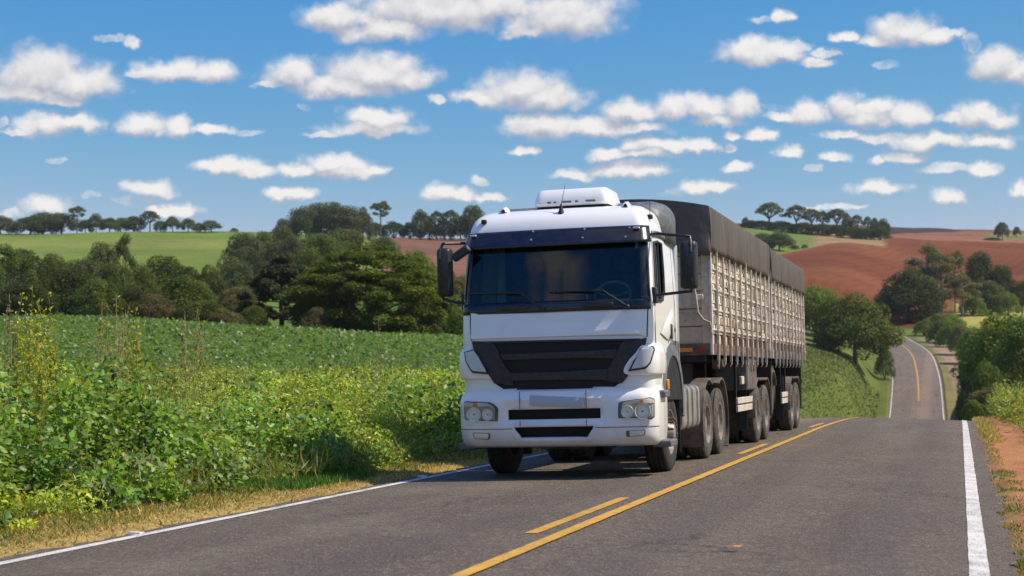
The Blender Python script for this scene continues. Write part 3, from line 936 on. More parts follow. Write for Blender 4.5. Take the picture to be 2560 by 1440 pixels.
# ---- windscreen, its black frame, sun visor, cowl
wind = ring_panel('windscreen', -1.32, 1.32, 2.19, 2.985, CABP, -.004, M_WIND, nq=26, nz=8, solid=0)
wf = MB()
for q0, q1, z0, z1 in [(-1.62, -1.18, 2.11, 3.0), (1.18, 1.62, 2.11, 3.0)]:
    rows = [[CABP.ring(q0 + (q1 - q0) * j / 6, z0 + (z1 - z0) * i / 6, .008) for j in range(7)] for i in range(7)]
    wf.grid(rows)
build_each(wf, 'windscreen_frame', M_BLKGLOSS, truck, solid=.02)
cowl = ring_panel('cowl_panel', -1.62, 1.62, 2.085, 2.225, CABP, .012, M_BLKGLOSS, nq=30, nz=3)
def visor_zf(s_): return (2.93 - .01 * math.cos((s_ - .5) * math.pi), 3.135)
visor = ring_panel('sun_visor', -1.72, 1.72, 0, 0, CABP, .03, M_BLKGLOSS, nq=36, nz=6, zf=visor_zf, extra=lambda s_, t: .11 * (1 - t) ** 1.3 * math.cos((s_ - .5) * math.pi) ** .35)
for x, y in [C1(898, 458), C1(895, 538), C1(1362, 438), C1(1358, 518), C1(1762, 420), C1(1740, 508)]:
    p = loc(x, y, .1); t = MB(); bb = CABP.front(p.x, p.z) - .03 - .11 * max(0, min(1, (3.135 - p.z) / .21)) ** 1.3
    t.lathe([(0, .014), (-.012, .012), (-.016, 0.0)], 10, 'y', (p.x, bb, p.z))
    t.build('bolt', M_CHROME, visor)
for x, y in [C1(398, 482), C1(1882, 424)]:
    a, z = CABP.px(x, y); t = MB()
    p = CABP.ring(1.12 if a > 0 else -1.16, 3.10, .05)
    t.box(p[0] - .04, p[0] + .04, p[1] - .03, p[1] + .03, p[2] - .012, p[2] + .012)
    t.build('position_lamp', M_PANELGREY, visor, bevel=.006)

# wipers and grab handles on the cowl
def cowl_pt(x, y, lift):
    a, z = CABP.px(x, y); return (a, CABP.front(a, z) - lift, z)
for pivot, knee, tip in [(C1(1005, 1160), C1(800, 1015), C1(330, 1030)), (C1(1765, 1140), C1(1545, 995), C1(1060, 1012))]:
    w = MB()
    p0, p1, p2 = cowl_pt(*pivot, .05), cowl_pt(*knee, .07), cowl_pt(*tip, .03)
    mid = tuple((p1[i] + p2[i]) / 2 for i in range(3)); mid = (mid[0], CABP.front(mid[0], mid[2]) - .035, mid[2])
    w.lathe([(.05, .03), (-.02, .03), (-.03, .02), (-.03, 0)], 12, 'y', p0)
    w.tube([p0, p1], [.016, .009], 8)
    wi = w.build('wiper_arm', M_BLKPLA, truck)
    w = MB(); w.tube([p1, mid, p2], [.012, .010, .006], 8); w.build('wiper_blade', M_BLKPLA, wi)
for a0, a1, y in [(C1(618, 0)[0], C1(885, 0)[0], C1(0, 1152)[1]), (C1(1355, 0)[0], C1(1640, 0)[0], C1(0, 1128)[1])]:
    t = MB(); q0, q1 = cowl_pt(a0, y, .0), cowl_pt(a1, y - 4, .0)
    t.box(q0[0], q1[0], q0[1] - .045, q0[1] + .02, q0[2] - .035, q0[2] + .028)
    t.build('grab_handle', M_BLKPLA, truck, bevel=.015)

# ---- hood panel, side strips
hood = MB()
hp = pxpoly([C1(352, 1200), C1(1938, 1158), C2(1752, 148), C2(178, 186)], CABP)
patch(hood, hp, CABP, .022, .03, 24, 10, fo=lambda a, z: .014 * math.exp(-((z - 1.80) / .03) ** 2) - .01 * smooth(1.86, 1.95, z))
hood.build('hood_panel', M_CAB, truck, label='smooth white hood panel under the windscreen')
for px0, px1 in ((C1(345, 1200), C2(174, 186)), (C1(1944, 1158), C2(1758, 150))):
    t = MB(); (a0, z0_), (a1, z1_) = CABP.px(*px0), CABP.px(*px1)
    t.tube([(a0 + (a1 - a0) * k / 4, CABP.front(a0 + (a1 - a0) * k / 4, z0_ + (z1_ - z0_) * k / 4) - .004, z0_ + (z1_ - z0_) * k / 4) for k in range(5)], .007, 6)
    t.build('panel_gap', M_BLKPLA, truck)

# ---- grille: dark backing, three trapezoid bars
gb = MB()
gp = pxpoly([C2(180, 192), C2(1756, 157), C2(1740, 240), C2(1560, 535), C2(1450, 612), C2(1200, 634), C2(700, 640), C2(480, 632), C2(375, 565), C2(200, 270)], CABP)
patch(gb, gp, CABP, .004, .02, 24, 22)
grille = gb.build('grille', M_MESH, truck)
def bar(pts, off, m=M_BLKPLA, th=.06, fo=None):
    t = MB(); patch(t, pxpoly([C2(*p) for p in pts], CABP), CABP, off, th, 24, 6, fo=fo)
    return t.build('grille_bar', m, grille, sharp=30)
bar([(182, 194), (330, 192), (470, 345), (560, 352), (1380, 338), (1450, 330), (1590, 160), (1756, 158), (1745, 240), (1640, 400), (1620, 330), (1560, 335), (1470, 290), (470, 300), (300, 350), (205, 280)], .0) if False else None
def frame_side(outer, inner):
    t = MB(); patch(t, pxpoly([C2(*p) for p in outer + inner[::-1]], CABP), CABP, .03, .05, 4, 14)
    t.build('grille_frame', M_BLKPLA, grille)
frame_side([(182, 194), (205, 280), (275, 400), (375, 555), (420, 590)], [(375, 200), (420, 280), (470, 400), (530, 470), (560, 590)])
frame_side([(1755, 160), (1740, 245), (1650, 400), (1570, 525), (1530, 570)], [(1560, 175), (1500, 260), (1450, 370), (1400, 445), (1360, 570)])
bar([(430, 296), (1490, 262), (1470, 345), (470, 365)], .045)
bar([(520, 468), (1410, 440), (1400, 540), (560, 552)], .05)
bar([(290, 193), (1640, 166), (1620, 186), (300, 212)], .03)

def ring_q_at(px_, py_, prof):
    a, z = prof.px(px_, py_); w = float(prof.fw(z)); wi = w - prof.rc
    if abs(a) <= wi: q = abs(a) / wi
    else: q = 1 + math.asin(min(.999, (abs(a) - wi) / prof.rc)) * 2 / math.pi
    return math.copysign(q, a), z
def ring_patch(mb, poly, prof, off, thick=.03, na=10, nz=10, mi=0):
    """like patch() but the outline is given in (q, z) so that it can run round a corner"""
    zs = [p[1] for p in poly]; z0, z1 = min(zs), max(zs); fr = []
    for i in range(nz + 1):
        z = z0 + (z1 - z0) * min(max(i / nz, 1e-4), 1 - 1e-4)
        l = slice_poly(poly, z)
        if l: fr.append([prof.ring(l[0] + (l[1] - l[0]) * j / na, z, off) for j in range(na + 1)])
    bk = []
    mb.grid(fr, mi)
    ring_ = fr[0] + [r_[-1] for r_ in fr[1:]] + fr[-1][::-1][1:] + [r_[0] for r_ in fr[::-1][1:-1]]
    back = [(p[0] * (1 - .02 * thick), p[1] + thick, p[2]) for p in ring_]
    n = len(ring_)
    mb.add(ring_ + back, [(i, (i + 1) % n, n + (i + 1) % n, n + i) for i in range(n)], mi, True)
# ---- corner panels with their blanking covers
for sg in (-1, 1):
    t = MB()
    rows = []
    for i in range(15):
        zt = i / 14; z = 1.265 + (1.66 - 1.265) * zt
        inner = .70 + .235 * min(1, max(0, (z - 1.30) / .30)) ** .8
        bulge = .05 * math.sin(min(1, max(0, .06 + zt * 1.0)) * math.pi) ** .4
        row = []
        for j in range(25):
            s_ = j / 24
            q = inner + (2.26 - inner) * s_
            row.append(CABP.ring(sg * q, z, .012 + bulge * min(1, s_ * 3.0 + .25)))
        rows.append(row)
    t.grid(rows)
    cp = t.build('corner_panel', M_CAB, truck, solid=.03, sharp=50)
    t = MB()
    pts = [(140, 272), (205, 268), (250, 330), (340, 488), (250, 490), (190, 470), (150, 370)] if sg < 0 else \
          [(1700, 236), (1775, 234), (1790, 260), (1765, 390), (1735, 440), (1590, 462), (1640, 360)]
    pp = [ring_q_at(*C2(*p), CABP) for p in pts]
    cx_ = sum(p[0] for p in pp) / len(pp); cz = sum(p[1] for p in pp) / len(pp)
    ring_patch(t, pp, CABP, .070, .04, 10, 14)
    cv = t.build('cover_recess', M_BLKPLA, cp, sharp=50)
    t = MB()
    pin = [(cx_ + (q - cx_) * .84 - sg * .022, cz + (z - cz) * .88 + .008) for q, z in pp]
    ring_patch(t, pin, CABP, .082, .03, 10, 14)
    t.build('blank_cover', M_PANELGREY, cp, sharp=50)

# ---- bumper with two real air slots
def bumper():
    zs = [.40, .43, .47, .51, .535, .58, .62, .655, .68, .72, .748, .80, .85, .875, .92, 1.0, 1.05, 1.09, 1.12, 1.16]
    qf = [0, .2, .36, .50, .58, .64, .72, .85, 1.0, 1.15, 1.3, 1.45, 1.6, 1.75, 1.9, 2.0, 2.2, 2.5, 3.0]
    qs = [-q for q in qf[:0:-1]] + qf
    def warp(q, z):
        s_ = abs(q)
        if abs(s_ - .50) < 1e-6 or abs(s_ - .58) < 1e-6 or abs(s_ - .64) < 1e-6 or abs(s_ - .36) < 1e-6:
            if z < .70: s_ = s_ - .075 * (1 - smooth(.51, .66, z))
        return math.copysign(float(s_), q) if q else 0
    rows = []
    for z in zs:
        row = []
        for q in qs:
            p = BUMP.ring(warp(q, z), z)
            dip = 0.0
            if abs(q) < .72 and .70 < z < .93: dip = .035
            elif abs(q) < .72 and .93 <= z: dip = .0
            row.append((p[0], p[1] + dip, p[2]))
        rows.append(row)
    def hole(i, j):
        z = (zs[i] + zs[i + 1]) / 2; q = abs((qs[j] + qs[j + 1]) / 2)
        return (q < .58 and .748 < z < .875) or (q < .50 and .51 < z < .655) or (1.12 < z and q < .52)
    t = MB(); t.grid(rows, 0, True, hole=hole)
    return t.build('bumper', M_CAB, truck, solid=.045, sharp=38)
bump = bumper()
t = MB()
for z0, z1, h in [(.50, .67, .62), (.735, .89, .68), (1.05, 1.17, .70)]:
    t.box(-h, h, .06, .09, z0, z1)
t.build('bumper_mesh', M_MESH, truck)
t = MB()
patch(t, pxpoly([C2(703, 676), C2(1186, 668), C2(1190, 790), C2(703, 797)], BUMP), BUMP, .012, .02, 10, 4)
t.build('number_plate', M_PLATE, bump, label='blank grey number plate')
t = MB()
for a in (-.425, .425):
    for z0, z1 in [(.88, 1.10), (.66, .74)]:
        t.box(a - .003, a + .003, BUMP.front(a, .9) - .004, BUMP.front(a, .9) + .01, z0, z1)
for z in (.635,):
    for q0 in (-1.95, .52):
        rows = [[BUMP.ring(q0 + 1.43 * j / 20, z + dz, .0025) for j in range(21)] for dz in (-.004, .004)]
        t.grid(rows)
build_each(t, 'panel_gap', M_BLKPLA, bump)

# ---- lamps
M_LAMPFRAME = simple('lamp_gasket', (.11, .11, .09), .6, var=.3)
M_LAMPHOUSE = simple('lamp_housing', (.44, .42, .38), .35, .2, var=.15)
M_LAMPTOP = simple('lamp_top', (.66, .62, .52), .35, .1, var=.08)
M_BULB = simple('bulb', (.22, .22, .21), .3)
def lamp_poly(pts, sh=1.0):
    pp = [ring_q_at(*C2(*p), BUMP) for p in pts]
    cx_ = sum(p[0] for p in pp) / len(pp); cz = sum(p[1] for p in pp) / len(pp)
    return [(cx_ + (q - cx_) * sh, cz + (z - cz) * sh) for q, z in pp]
for sg, outline, bowls, amber in [
    (-1, [(112, 740), (135, 732), (330, 742), (380, 765), (405, 800), (400, 908), (140, 908), (120, 880)], [(207, 850, 66), (330, 852, 54)], (208, 762)),
    (1, [(1508, 790), (1512, 750), (1545, 725), (1780, 698), (1815, 712), (1815, 870), (1790, 888), (1510, 886)], [(1580, 825, 54), (1712, 820, 70)], (1705, 732))]:
    t = MB(); ring_patch(t, lamp_poly(outline, 1.05), BUMP, .006, .05, 12, 12)
    hl = t.build('headlight', M_LAMPFRAME, truck, sharp=50)
    t = MB(); ring_patch(t, lamp_poly(outline, .93), BUMP, .011, .04, 12, 12)
    t.build('lamp_housing', M_LAMPHOUSE, hl, sharp=50)
    zz0 = max(p[1] for p in lamp_poly(outline, .93)); zz1 = zz0 - (.058 if sg > 0 else .062)
    tp_ = [(q, max(z, zz1)) for q, z in lamp_poly(outline, .90)]
    t = MB(); ring_patch(t, tp_, BUMP, .026, .02, 12, 5); t.build('indicator_lamp', M_LAMPTOP, hl, sharp=50)
    for bx, by, br in bowls:
        q, z = ring_q_at(*C2(bx, by), BUMP); p = BUMP.ring(q, z, .044); r_ = br / 3.6 / 200
        t = MB()
        nrm = Vector(BUMP.ring(q, z, 1.0)) - Vector(BUMP.ring(q, z, 0.0))
        rotm = Matrix.Translation(p) @ (-nrm).to_track_quat('Y', 'Z').to_matrix().to_4x4()
        V0 = MB(); V0.lathe([(-.002, r_ * 1.03), (-.004, r_), (.012, r_ * .80), (.022, r_ * .5), (.026, r_ * .20), (.026, .001)], 24, 'y')
        t.add([rotm @ Vector(v) for v in V0.v], V0.f, 0, True)
        t.build('reflector', M_REFLECT, hl, sharp=50)
        t = MB(); V0 = MB(); V0.lathe([(-.010, .001), (-.010, r_ * .11), (.01, r_ * .12)], 14, 'y'); t.add([rotm @ Vector(v) for v in V0.v], V0.f, 0, True)
        t.build('bulb', M_BULB, hl)
    ax, ay = amber; q, z = ring_q_at(*C2(ax, ay), BUMP); t = MB()
    ring_patch(t, [(q - .045, z - .022), (q + .045, z - .022), (q + .03, z + .03), (q - .04, z + .03)], BUMP, .030, .02, 5, 4)
    t.build('indicator_bulb', M_AMBER, hl)
    t = MB(); ring_patch(t, lamp_poly(outline, .95), BUMP, .056, .01, 12, 10)
    t.build('lens', M_LENS, hl, sharp=50)
for outline, cx_ in [([(192, 1022), (205, 1015), (335, 1018), (342, 1030), (338, 1068), (325, 1075), (205, 1070)], 262), ([(1575, 1000), (1590, 992), (1728, 988), (1740, 1000), (1728, 1035), (1700, 1045), (1580, 1050)], 1650)]:
    t = MB(); ring_patch(t, lamp_poly(outline, 1.06), BUMP, .004, .03, 10, 8); fl = t.build('fog_lamp', M_LAMPFRAME, truck, sharp=50)
    t = MB(); ring_patch(t, lamp_poly(outline, .86), BUMP, .009, .03, 10, 8); t.build('lamp_housing', M_REFLECT, fl, sharp=50)
    t = MB(); ring_patch(t, lamp_poly(outline, .9), BUMP, .016, .01, 10, 8); t.build('lens', M_LENS, fl, sharp=50)

# ---- doors: seams, window, handle
def seam(pts, r=.006):
    t = MB(); t.tube(pts, r, 6); return t
for sg in (-1, 1):
    dz = MB()
    # raised window surround (black) and glass
    for z0, z1, b0, b1 in []: pass
    q0, q1 = CABP.qside(.33, 2.6), CABP.qside(.97, 2.6)
    rows = [[CABP.ring(sg * (2.06 + .36 * j / 8), 2.215 + .74 * i / 8, -.02) for j in range(9)] for i in range(9)]
    dz.grid(rows)
    sw = dz.build('door_window', M_SIDEGL, truck)
    fr = MB()
    loop = []
    for q, z in [(2.05, 2.3), (2.05, 2.6), (2.06, 2.93), (2.24, 2.965), (2.42, 2.955), (2.43, 2.6), (2.42, 2.33), (2.30, 2.21), (2.12, 2.205), (2.05, 2.3)]:
        loop.append(CABP.ring(sg * q, z, .006))
    fr.tube(loop, .02, 8, cap=False)
    fr.tube([CABP.ring(sg * 2.27, 2.22, .0), CABP.ring(sg * 2.27, 2.95, .0)], .011, 6)
    fr.build('window_frame', M_BLKPLA, sw)
    dl = MB()
    dl.tube([CABP.ring(sg * q, z, .001) for q, z in [(2.0, 2.98), (2.0, 2.2), (2.03, 1.72), (2.06, 1.5)]], .0055, 6)
    dl.tube([CABP.ring(sg * q, z, .001) for q, z in [(2.88, 3.02), (2.88, 2.2), (2.88, 1.66)]], .0055, 6)
    dl.tube([CABP.ring(sg * q, z, .001) for q, z in [(2.0, 3.03), (2.5, 3.05), (2.88, 3.02)]], .006, 6)
    dl.build('door_seam', M_BLKPLA, cab)
    # triangular pressing in the door
    dp = MB()
    sec = [(2.25, 1.80), (2.55, 2.02), (2.84, 2.20), (2.84, 1.74), (2.55, 1.72)]
    V = [CABP.ring(sg * q, z, .002) for q, z in sec] + [CABP.ring(sg * (2.60 + (q - 2.60) * .55), 1.88 + (z - 1.88) * .55, .024) for q, z in sec]
    n = len(sec)
    dp.add(V, [(i, (i + 1) % n, (i + 1) % n + n, i + n) for i in range(n)] + [tuple(range(n, 2 * n))])
    dp.build('door_pressing', M_CAB, cab, bevel=.012)
    h = MB(); p = CABP.ring(sg * 2.62, 1.83, .03)
    h.box(p[0] - .025, p[0] + .012, p[1] - .05, p[1] + .05, p[2] - .10, p[2] + .10)
    dh = h.build('door_handle', M_BLKPLA, truck, bevel=.02)
    h = MB(); p = CABP.ring(sg * 2.86, 1.86, .002); h.lathe([(-.01, .03), (.012, .028), (.014, 0)], 14, 'x', p) if sg > 0 else h.lathe([(.01, .03), (-.012, .028), (-.014, 0)], 14, 'x', p)
    h.build('door_lock', M_HUB, truck)
    rg = MB()   # rain gutter / drip rail above the door window
    rows = [[CABP.ring(sg * (2.02 + .8 * j / 10), 3.005 + .075 * i / 2 + .03 * math.sin(j / 10 * math.pi), .02) for j in range(11)] for i in range(3)]
    rg.grid(rows); rg.build('drip_rail', M_GREYPLA, truck, solid=.015)

# ---- interior
t = MB()
t.box(-1.1, 1.1, .42, .80, 1.5, 2.19)
t.box(-.25, .25, .55, .95, 2.0, 2.24)
t.build('dashboard', M_SEAT, truck, bevel=.06)
for a in (-.62, .62):
    t = MB(); t.box(a - .27, a + .27, 1.1, 1.6, 1.75, 1.95); t.box(a - .25, a + .25, 1.45, 1.62, 1.9, 2.62); t.box(a - .13, a + .13, 1.46, 1.58, 2.64, 2.86)
    t.build('seat', M_SEAT, truck, bevel=.05)
t = MB()
c_ = Vector((.60, .82, 2.30)); ax = Vector((0, -.80, .60)).normalized(); e1 = Vector((1, 0, 0)); e2 = ax.cross(e1)
t.tube([c_ + (e1 * math.cos(k * math.pi / 14) + e2 * math.sin(k * math.pi / 14)) * .235 for k in range(29)], .017, 8)
for an in (.3, math.pi - .3, -math.pi / 2): t.tube([c_ + ax * -.03, c_ + (e1 * math.cos(an) + e2 * math.sin(an)) * .23], .016, 6)
t.tube([c_ - ax * .35, c_], .035, 8)
t.build('steering_wheel', M_TRIMGREY, truck)
t = MB(); t.box(-1.1, 1.1, 1.80, 1.83, 1.7, 3.2); t.build('rear_curtain', M_CURTAIN, truck)
t = MB()
for p, q in [(C1(1825, 548), C1(1938, 612))]:
    a0, z0 = CABP.px(*p); a1, z1 = CABP.px(*q)
    t.add([(a0, CABP.front(a0, z0) + .012, z0), (a1, CABP.front(a1, z0) + .012, z0), (a1, CABP.front(a1, z1) + .012, z1), (a0, CABP.front(a0, z1) + .012, z1)], [(0, 1, 2, 3)])
t.build('windscreen_sticker', M_STICKER, truck)
t = MB(); t.box(.28, .62, .47, .62, 2.19, 2.20); t.box(.33, .345, .50, .52, 2.19, 2.31)
t.build('paper_sheet', M_STICKER, truck)
t = MB(); t.tube([CABP.ring(-1.55, 2.38, -.05), CABP.ring(-1.55, 2.45, -.09), CABP.ring(-1.55, 2.68, -.09), CABP.ring(-1.55, 2.72, -.05)], .02, 8)
t.build('pillar_handle', M_BLKPLA, truck)
t = MB()
rows = [[CABP.ring(sg_ * q, z, -.035) for q in (1.3, 1.5, 1.7, 1.98)] for z in (2.2, 2.96) for sg_ in (-1,)]
t.grid(rows); t.build('pillar_trim', M_TRIMGREY, truck)

# ---- roof: air conditioner, deflector collar, lamps, antenna
p0 = loc(1334, 508, .85); p1 = loc(1521.7, 503, .85); pt0 = loc(1349.5, 476, .95); pt1 = loc(1505, 471, .95)
acx = (p0.x + p1.x) / 2 + .01; hw = (p1.x - p0.x) / 2; zb = 3.49; zt = (pt0.z + pt1.z) / 2 + .01
t = MB()
def rr_row(hx, y0, y1, z, r, tilt=0):
    return [(acx + a, b, z) for a, b in rounded([(-hx, y0), (hx, y0), (hx, y1), (-hx, y1)], r, 5)]
rows = [rr_row(hw * .97, .82, 1.62, zb, .09), rr_row(hw, .79, 1.65, zb + .03, .10), rr_row(hw * .985, .80, 1.65, zb + .085, .10), rr_row(hw * .93, .86, 1.6, zt - .035, .10), rr_row(hw * .88, .92, 1.55, zt - .006, .10), rr_row(hw * .80, 1.0, 1.5, zt, .10)]
t.grid(rows, 0, True, closed=True); t.add(rows[-1], [tuple(range(len(rows[-1])))])
ac = t.build('roof_air_conditioner', M_CAB, truck, sharp=40)
t = MB(); rows = [rr_row(hw * .88, .90, 1.58, 3.42, .08), rr_row(hw * .90, .87, 1.6, zb + .004, .08)]
t.grid(rows, 0, True, closed=True); t.build('unit_base', M_BLKPLA, ac)
t = MB()
for k, xx in enumerate((-.62, -.45, -.22, .12, .40)):
    t.box(acx + hw * xx, acx + hw * xx + (.05, .03, .12, .04, .13)[k], .783, .80, zb + .035, zb + .06)
build_each(t, 'unit_vent', M_GREYPLA, ac, bevel=.005)
def collar_path(hwid, zlow, ztop, r):
    pts = [(-hwid, zlow), (-hwid, ztop), (hwid, ztop), (hwid, zlow)]
    mid = []
    for i, pnt in enumerate(pts):
        if i in (0, 3): mid.append(pnt)
        else:
            s = 1 if i == 2 else -1
            for k in range(9):
                a = math.pi / 2 * k / 8
                if s < 0: mid.append((-hwid + r - r * math.cos(a), ztop - r + r * math.sin(a)))
                else: mid.append((hwid - r + r * math.sin(a), ztop - r + r * math.cos(a)))
    return mid
t = MB()
rows = [[(a, b, z) for a, z in collar_path(w_, 3.0 + .0 * b, zt_, r_)] for b, w_, zt_, r_ in [(1.18, 1.10, 3.42, .22), (1.26, 1.17, 3.49, .24), (1.40, 1.215, 3.545, .26), (1.62, 1.235, 3.575, .27), (1.97, 1.245, 3.59, .27)]]
t.grid(rows); t.build('roof_deflector', M_GREYPLA, truck, solid=.03, sharp=50)
t = MB()
for sg in (-1, 1):
    t.box(sg * 1.215 - .02, sg * 1.215 + .02, 1.955, 2.12, 1.05, 3.02)
build_each(t, 'side_deflector', M_SILVERP, truck, bevel=.015)
for x, y in [C1(655, 262), C1(1750, 212)]:
    p = loc(x, y, .58); t = MB()
    t.lathe([(-.10, .045), (-.10, .056), (0, .058), (.05, .05), (.08, .03), (.09, 0)], 14, 'y', (p.x, .58, p.z)) if False else None
    rows = [[(p.x + .055 * math.cos(k * math.pi / 5) * s_, .50 + j * .06, p.z - .05 + .085 * max(0, math.sin(k * math.pi / 5)) * s_) for k in range(6)] for j, s_ in enumerate((.5, .9, 1.0, .9, .6))]
    t.grid(rows); t.build('roof_marker_lamp', M_PANELGREY, truck, recalc=True)
a_, z_ = CABP.px(*C1(1163, 290)); b_ = CABP.front(a_, z_)
t = MB(); t.lathe([(-.03, .045), (0.0, .04), (.05, .022), (.10, .012), (.11, 0)], 14, 'z', (a_, b_, z_))
an = t.build('antenna_base', M_BLKPLA, truck)
t = MB(); t.tube([(a_, b_, z_ + .08), (a_ + .03, b_ + .12, z_ + .36)], [.006, .003], 6); t.build('antenna_whip', M_BLKPLA, an)
for x, y in [C1(475, 380), C1(2022, 328)]:
    a_, z_ = CABP.px(x, y); q, zz = ring_q_at(x, y, CABP); p = CABP.ring(q, zz, .02)
    t = MB(); t.box(p[0] - .035, p[0] + .035, p[1] - .03, p[1] + .03, p[2] - .03, p[2] + .03); t.build('roof_camera', M_BLKPLA, truck, bevel=.015)
    if x > 1500:
        t = MB(); t.tube([p, (p[0] + .0, p[1] + .02, p[2] + .22)], .004, 5); t.build('antenna_whip', M_BLKPLA, truck)

# ---- mirrors
for sg, x0, x1, y0, y1 in [(-1, 1092.5, 1129, 621, 741), (1, 1698, 1744, 603, 721)]:
    bb = .20
    p, q = loc(x0, y0, bb), loc(x1, y1, bb)
    am, hz, hwid = (p.x + q.x) / 2, (p.z - q.z) / 2, (q.x - p.x) / 2
    zm = (p.z + q.z) / 2
    t = MB()
    ol = rounded([(am - hwid, zm - hz), (am + hwid, zm - hz), (am + hwid, zm + hz), (am - hwid, zm + hz)], .05, 4)
    def sh(k, y): return [(am + (a - am) * k, y, zm + (z - zm) * (1 - (1 - k) * .4)) for a, z in ol]
    rows = [sh(.72, bb - .055), sh(.93, bb - .035), sh(1.0, bb), sh(1.0, bb + .09)]
    t.grid(rows, 0, True, closed=True); n = len(ol); t.add(rows[0], [tuple(range(n))])
    mr = t.build('mirror', M_BLKPLA, truck, sharp=50, label='black mirror housing on ' + ('the left side of the picture' if sg < 0 else 'the right side of the picture'))
    t = MB(); t.add(sh(.95, bb + .088), [tuple(range(n))]); t.build('mirror_glass', M_CHROME, mr)
    t = MB()
    for zz, attach in ((zm + hz + .055, 3.03), (zm - hz - .035, 2.26)):
        root = CABP.ring(sg * 1.95, attach, 0)
        up = zz > zm
        ed = (am + sg * hwid * .2, bb + .02, zz)
        t.tube([root, (root[0] + sg * .10, root[1] - .05, attach), (am - sg * .02, bb - .02, zz), ed, (ed[0] + sg * .02, bb - .045, zz - (.09 if up else -.07)), (ed[0] + sg * .02, bb - .065, zz - (.2 if up else -.16))], .019, 8)
    build_each(t, 'mirror_arm', M_BLKPLA, mr)
    t = MB()
    r0 = CABP.ring(sg * 2.0, 2.26, 0); t.box(r0[0] - .03, r0[0] + .04, r0[1] - .06, r0[1] + .10, 2.16, 2.36)
    t.build('mirror_bracket', M_BLKPLA, mr, bevel=.015)
# kerb mirror on the far side
t = MB(); p = loc(*C1(255, 665), .05); q = loc(*C1(320, 600), .1)
Mk = Matrix.Translation(loc(*C1(262, 660), .05)) @ Matrix.Rotation(R(-32), 4, 'Y')
t.box(-.13, .13, -.05, .05, -.055, .055, M=Mk); t.build('kerb_mirror', M_BLKPLA, truck, bevel=.03)

# ---- lower side: arch, step well, steps, side marker
def arc_band(mb, cy, cz, r0, r1, a0, a1, x0, x1, n=18, mi=0, taper=0.0):
    rows = []
    for k in range(n + 1):
        an = a0 + (a1 - a0) * k / n
        c, s = math.cos(an), math.sin(an)
        rows.append([(x0, cy + c * r1, cz + s * r1), (x1 - taper, cy + c * r1, cz + s * r1), (x1, cy + c * (r1 - .03), cz + s * (r1 - .03)), (x1, cy + c * r0, cz + s * r0), (x0, cy + c * r0, cz + s * r0)])
    mb.grid(rows, mi, True, closed=True)
    mb.add(rows[0], [(4, 3, 2, 1, 0)], mi); mb.add(rows[-1], [(0, 1, 2, 3, 4)], mi)
for sg in (-1, 1):
    t = MB(); arc_band(t, 1.46, .86, .66, .80, R(-12), R(182), sg * .92, sg * 1.262, 22, taper=sg * .02)
    ar = t.build('wheel_arch', M_GREYPLA, truck, sharp=40)
    t = MB(); t.prism([(2.10, .98), (2.10, 1.72), (1.52, 1.72), (1.10, 1.60), (.95, 1.30), (.95, 1.05), (1.1, 1.45), (1.46, 1.64), (1.85, 1.5), (2.05, 1.2)], 'x', sg * 1.15, sg * 1.235)
    t.build('arch_panel', M_SILVERP if False else M_GREYPLA, truck, bevel=.01)
    t = MB(); t.prism([(1.46 + .665 * math.cos(R(a)), max(.93, .86 + .665 * math.sin(R(a)))) for a in range(4, 177, 8)], 'x', sg * 1.10, sg * 1.246)
    t.build('wheel_liner', M_DARK, truck)
    t = MB(); t.box(sg * 1.0, sg * 1.225, .42, .92, .42, 1.20); t.build('step_well', M_GREYPLA, truck, bevel=.02)
    for z, b0, b1, out in ((.40, .30, .86, 1.39), (1.02, .24, .66, 1.345)):
        t = MB(); t.box(sg * 1.16, sg * out, b0 + .08, b1, z - .035, z + .045)
        st = t.build('step', M_GREYPLA, truck, bevel=.012)
        t = MB()
        for k in range(7):
            for j in range(3): t.box(sg * (1.19 + j * (out - 1.22) / 2.4), sg * (1.19 + j * (out - 1.22) / 2.4 + .03), b0 + .13 + k * .07 * (b1 - b0) / .56, b0 + .165 + k * .07 * (b1 - b0) / .56, z + .045, z + .055)
        t.box(sg * 1.18, sg * (out - .01), b0 + .11, b1 - .02, z + .044, z + .048)
        t.build('step_tread', M_STEP, st)
    t = MB(); t.box(sg * 1.20, sg * 1.285, .88, .99, 1.07, 1.21); t.build('side_marker', M_AMBER, truck, bevel=.015)
t = MB(); t.box(-1.22, 1.22, .14, .6, .45, .62); t.box(-.55, -.40, .3, 6.6, .62, .95); t.box(.40, .55, .3, 6.6, .62, .95)
t.box(-1.05, 1.05, 1.38, 1.54, .44, .58); t.box(-.95, .95, 2.2, 2.32, .65, .9)
t.box(-.45, .45, .5, 1.9, .55, 1.02)
for b in (4.6, 5.9): t.box(-1.0, 1.0, b - .07, b + .07, .44, .60); t.lathe([(-.2, .0), (-.19, .2), (0, .26), (.19, .2), (.2, 0)], 16, 'x', (0, b, .52))
t.box(-.5, .5, 4.6, 5.6, .96, 1.14)
t.build('chassis', M_DARK, truck)

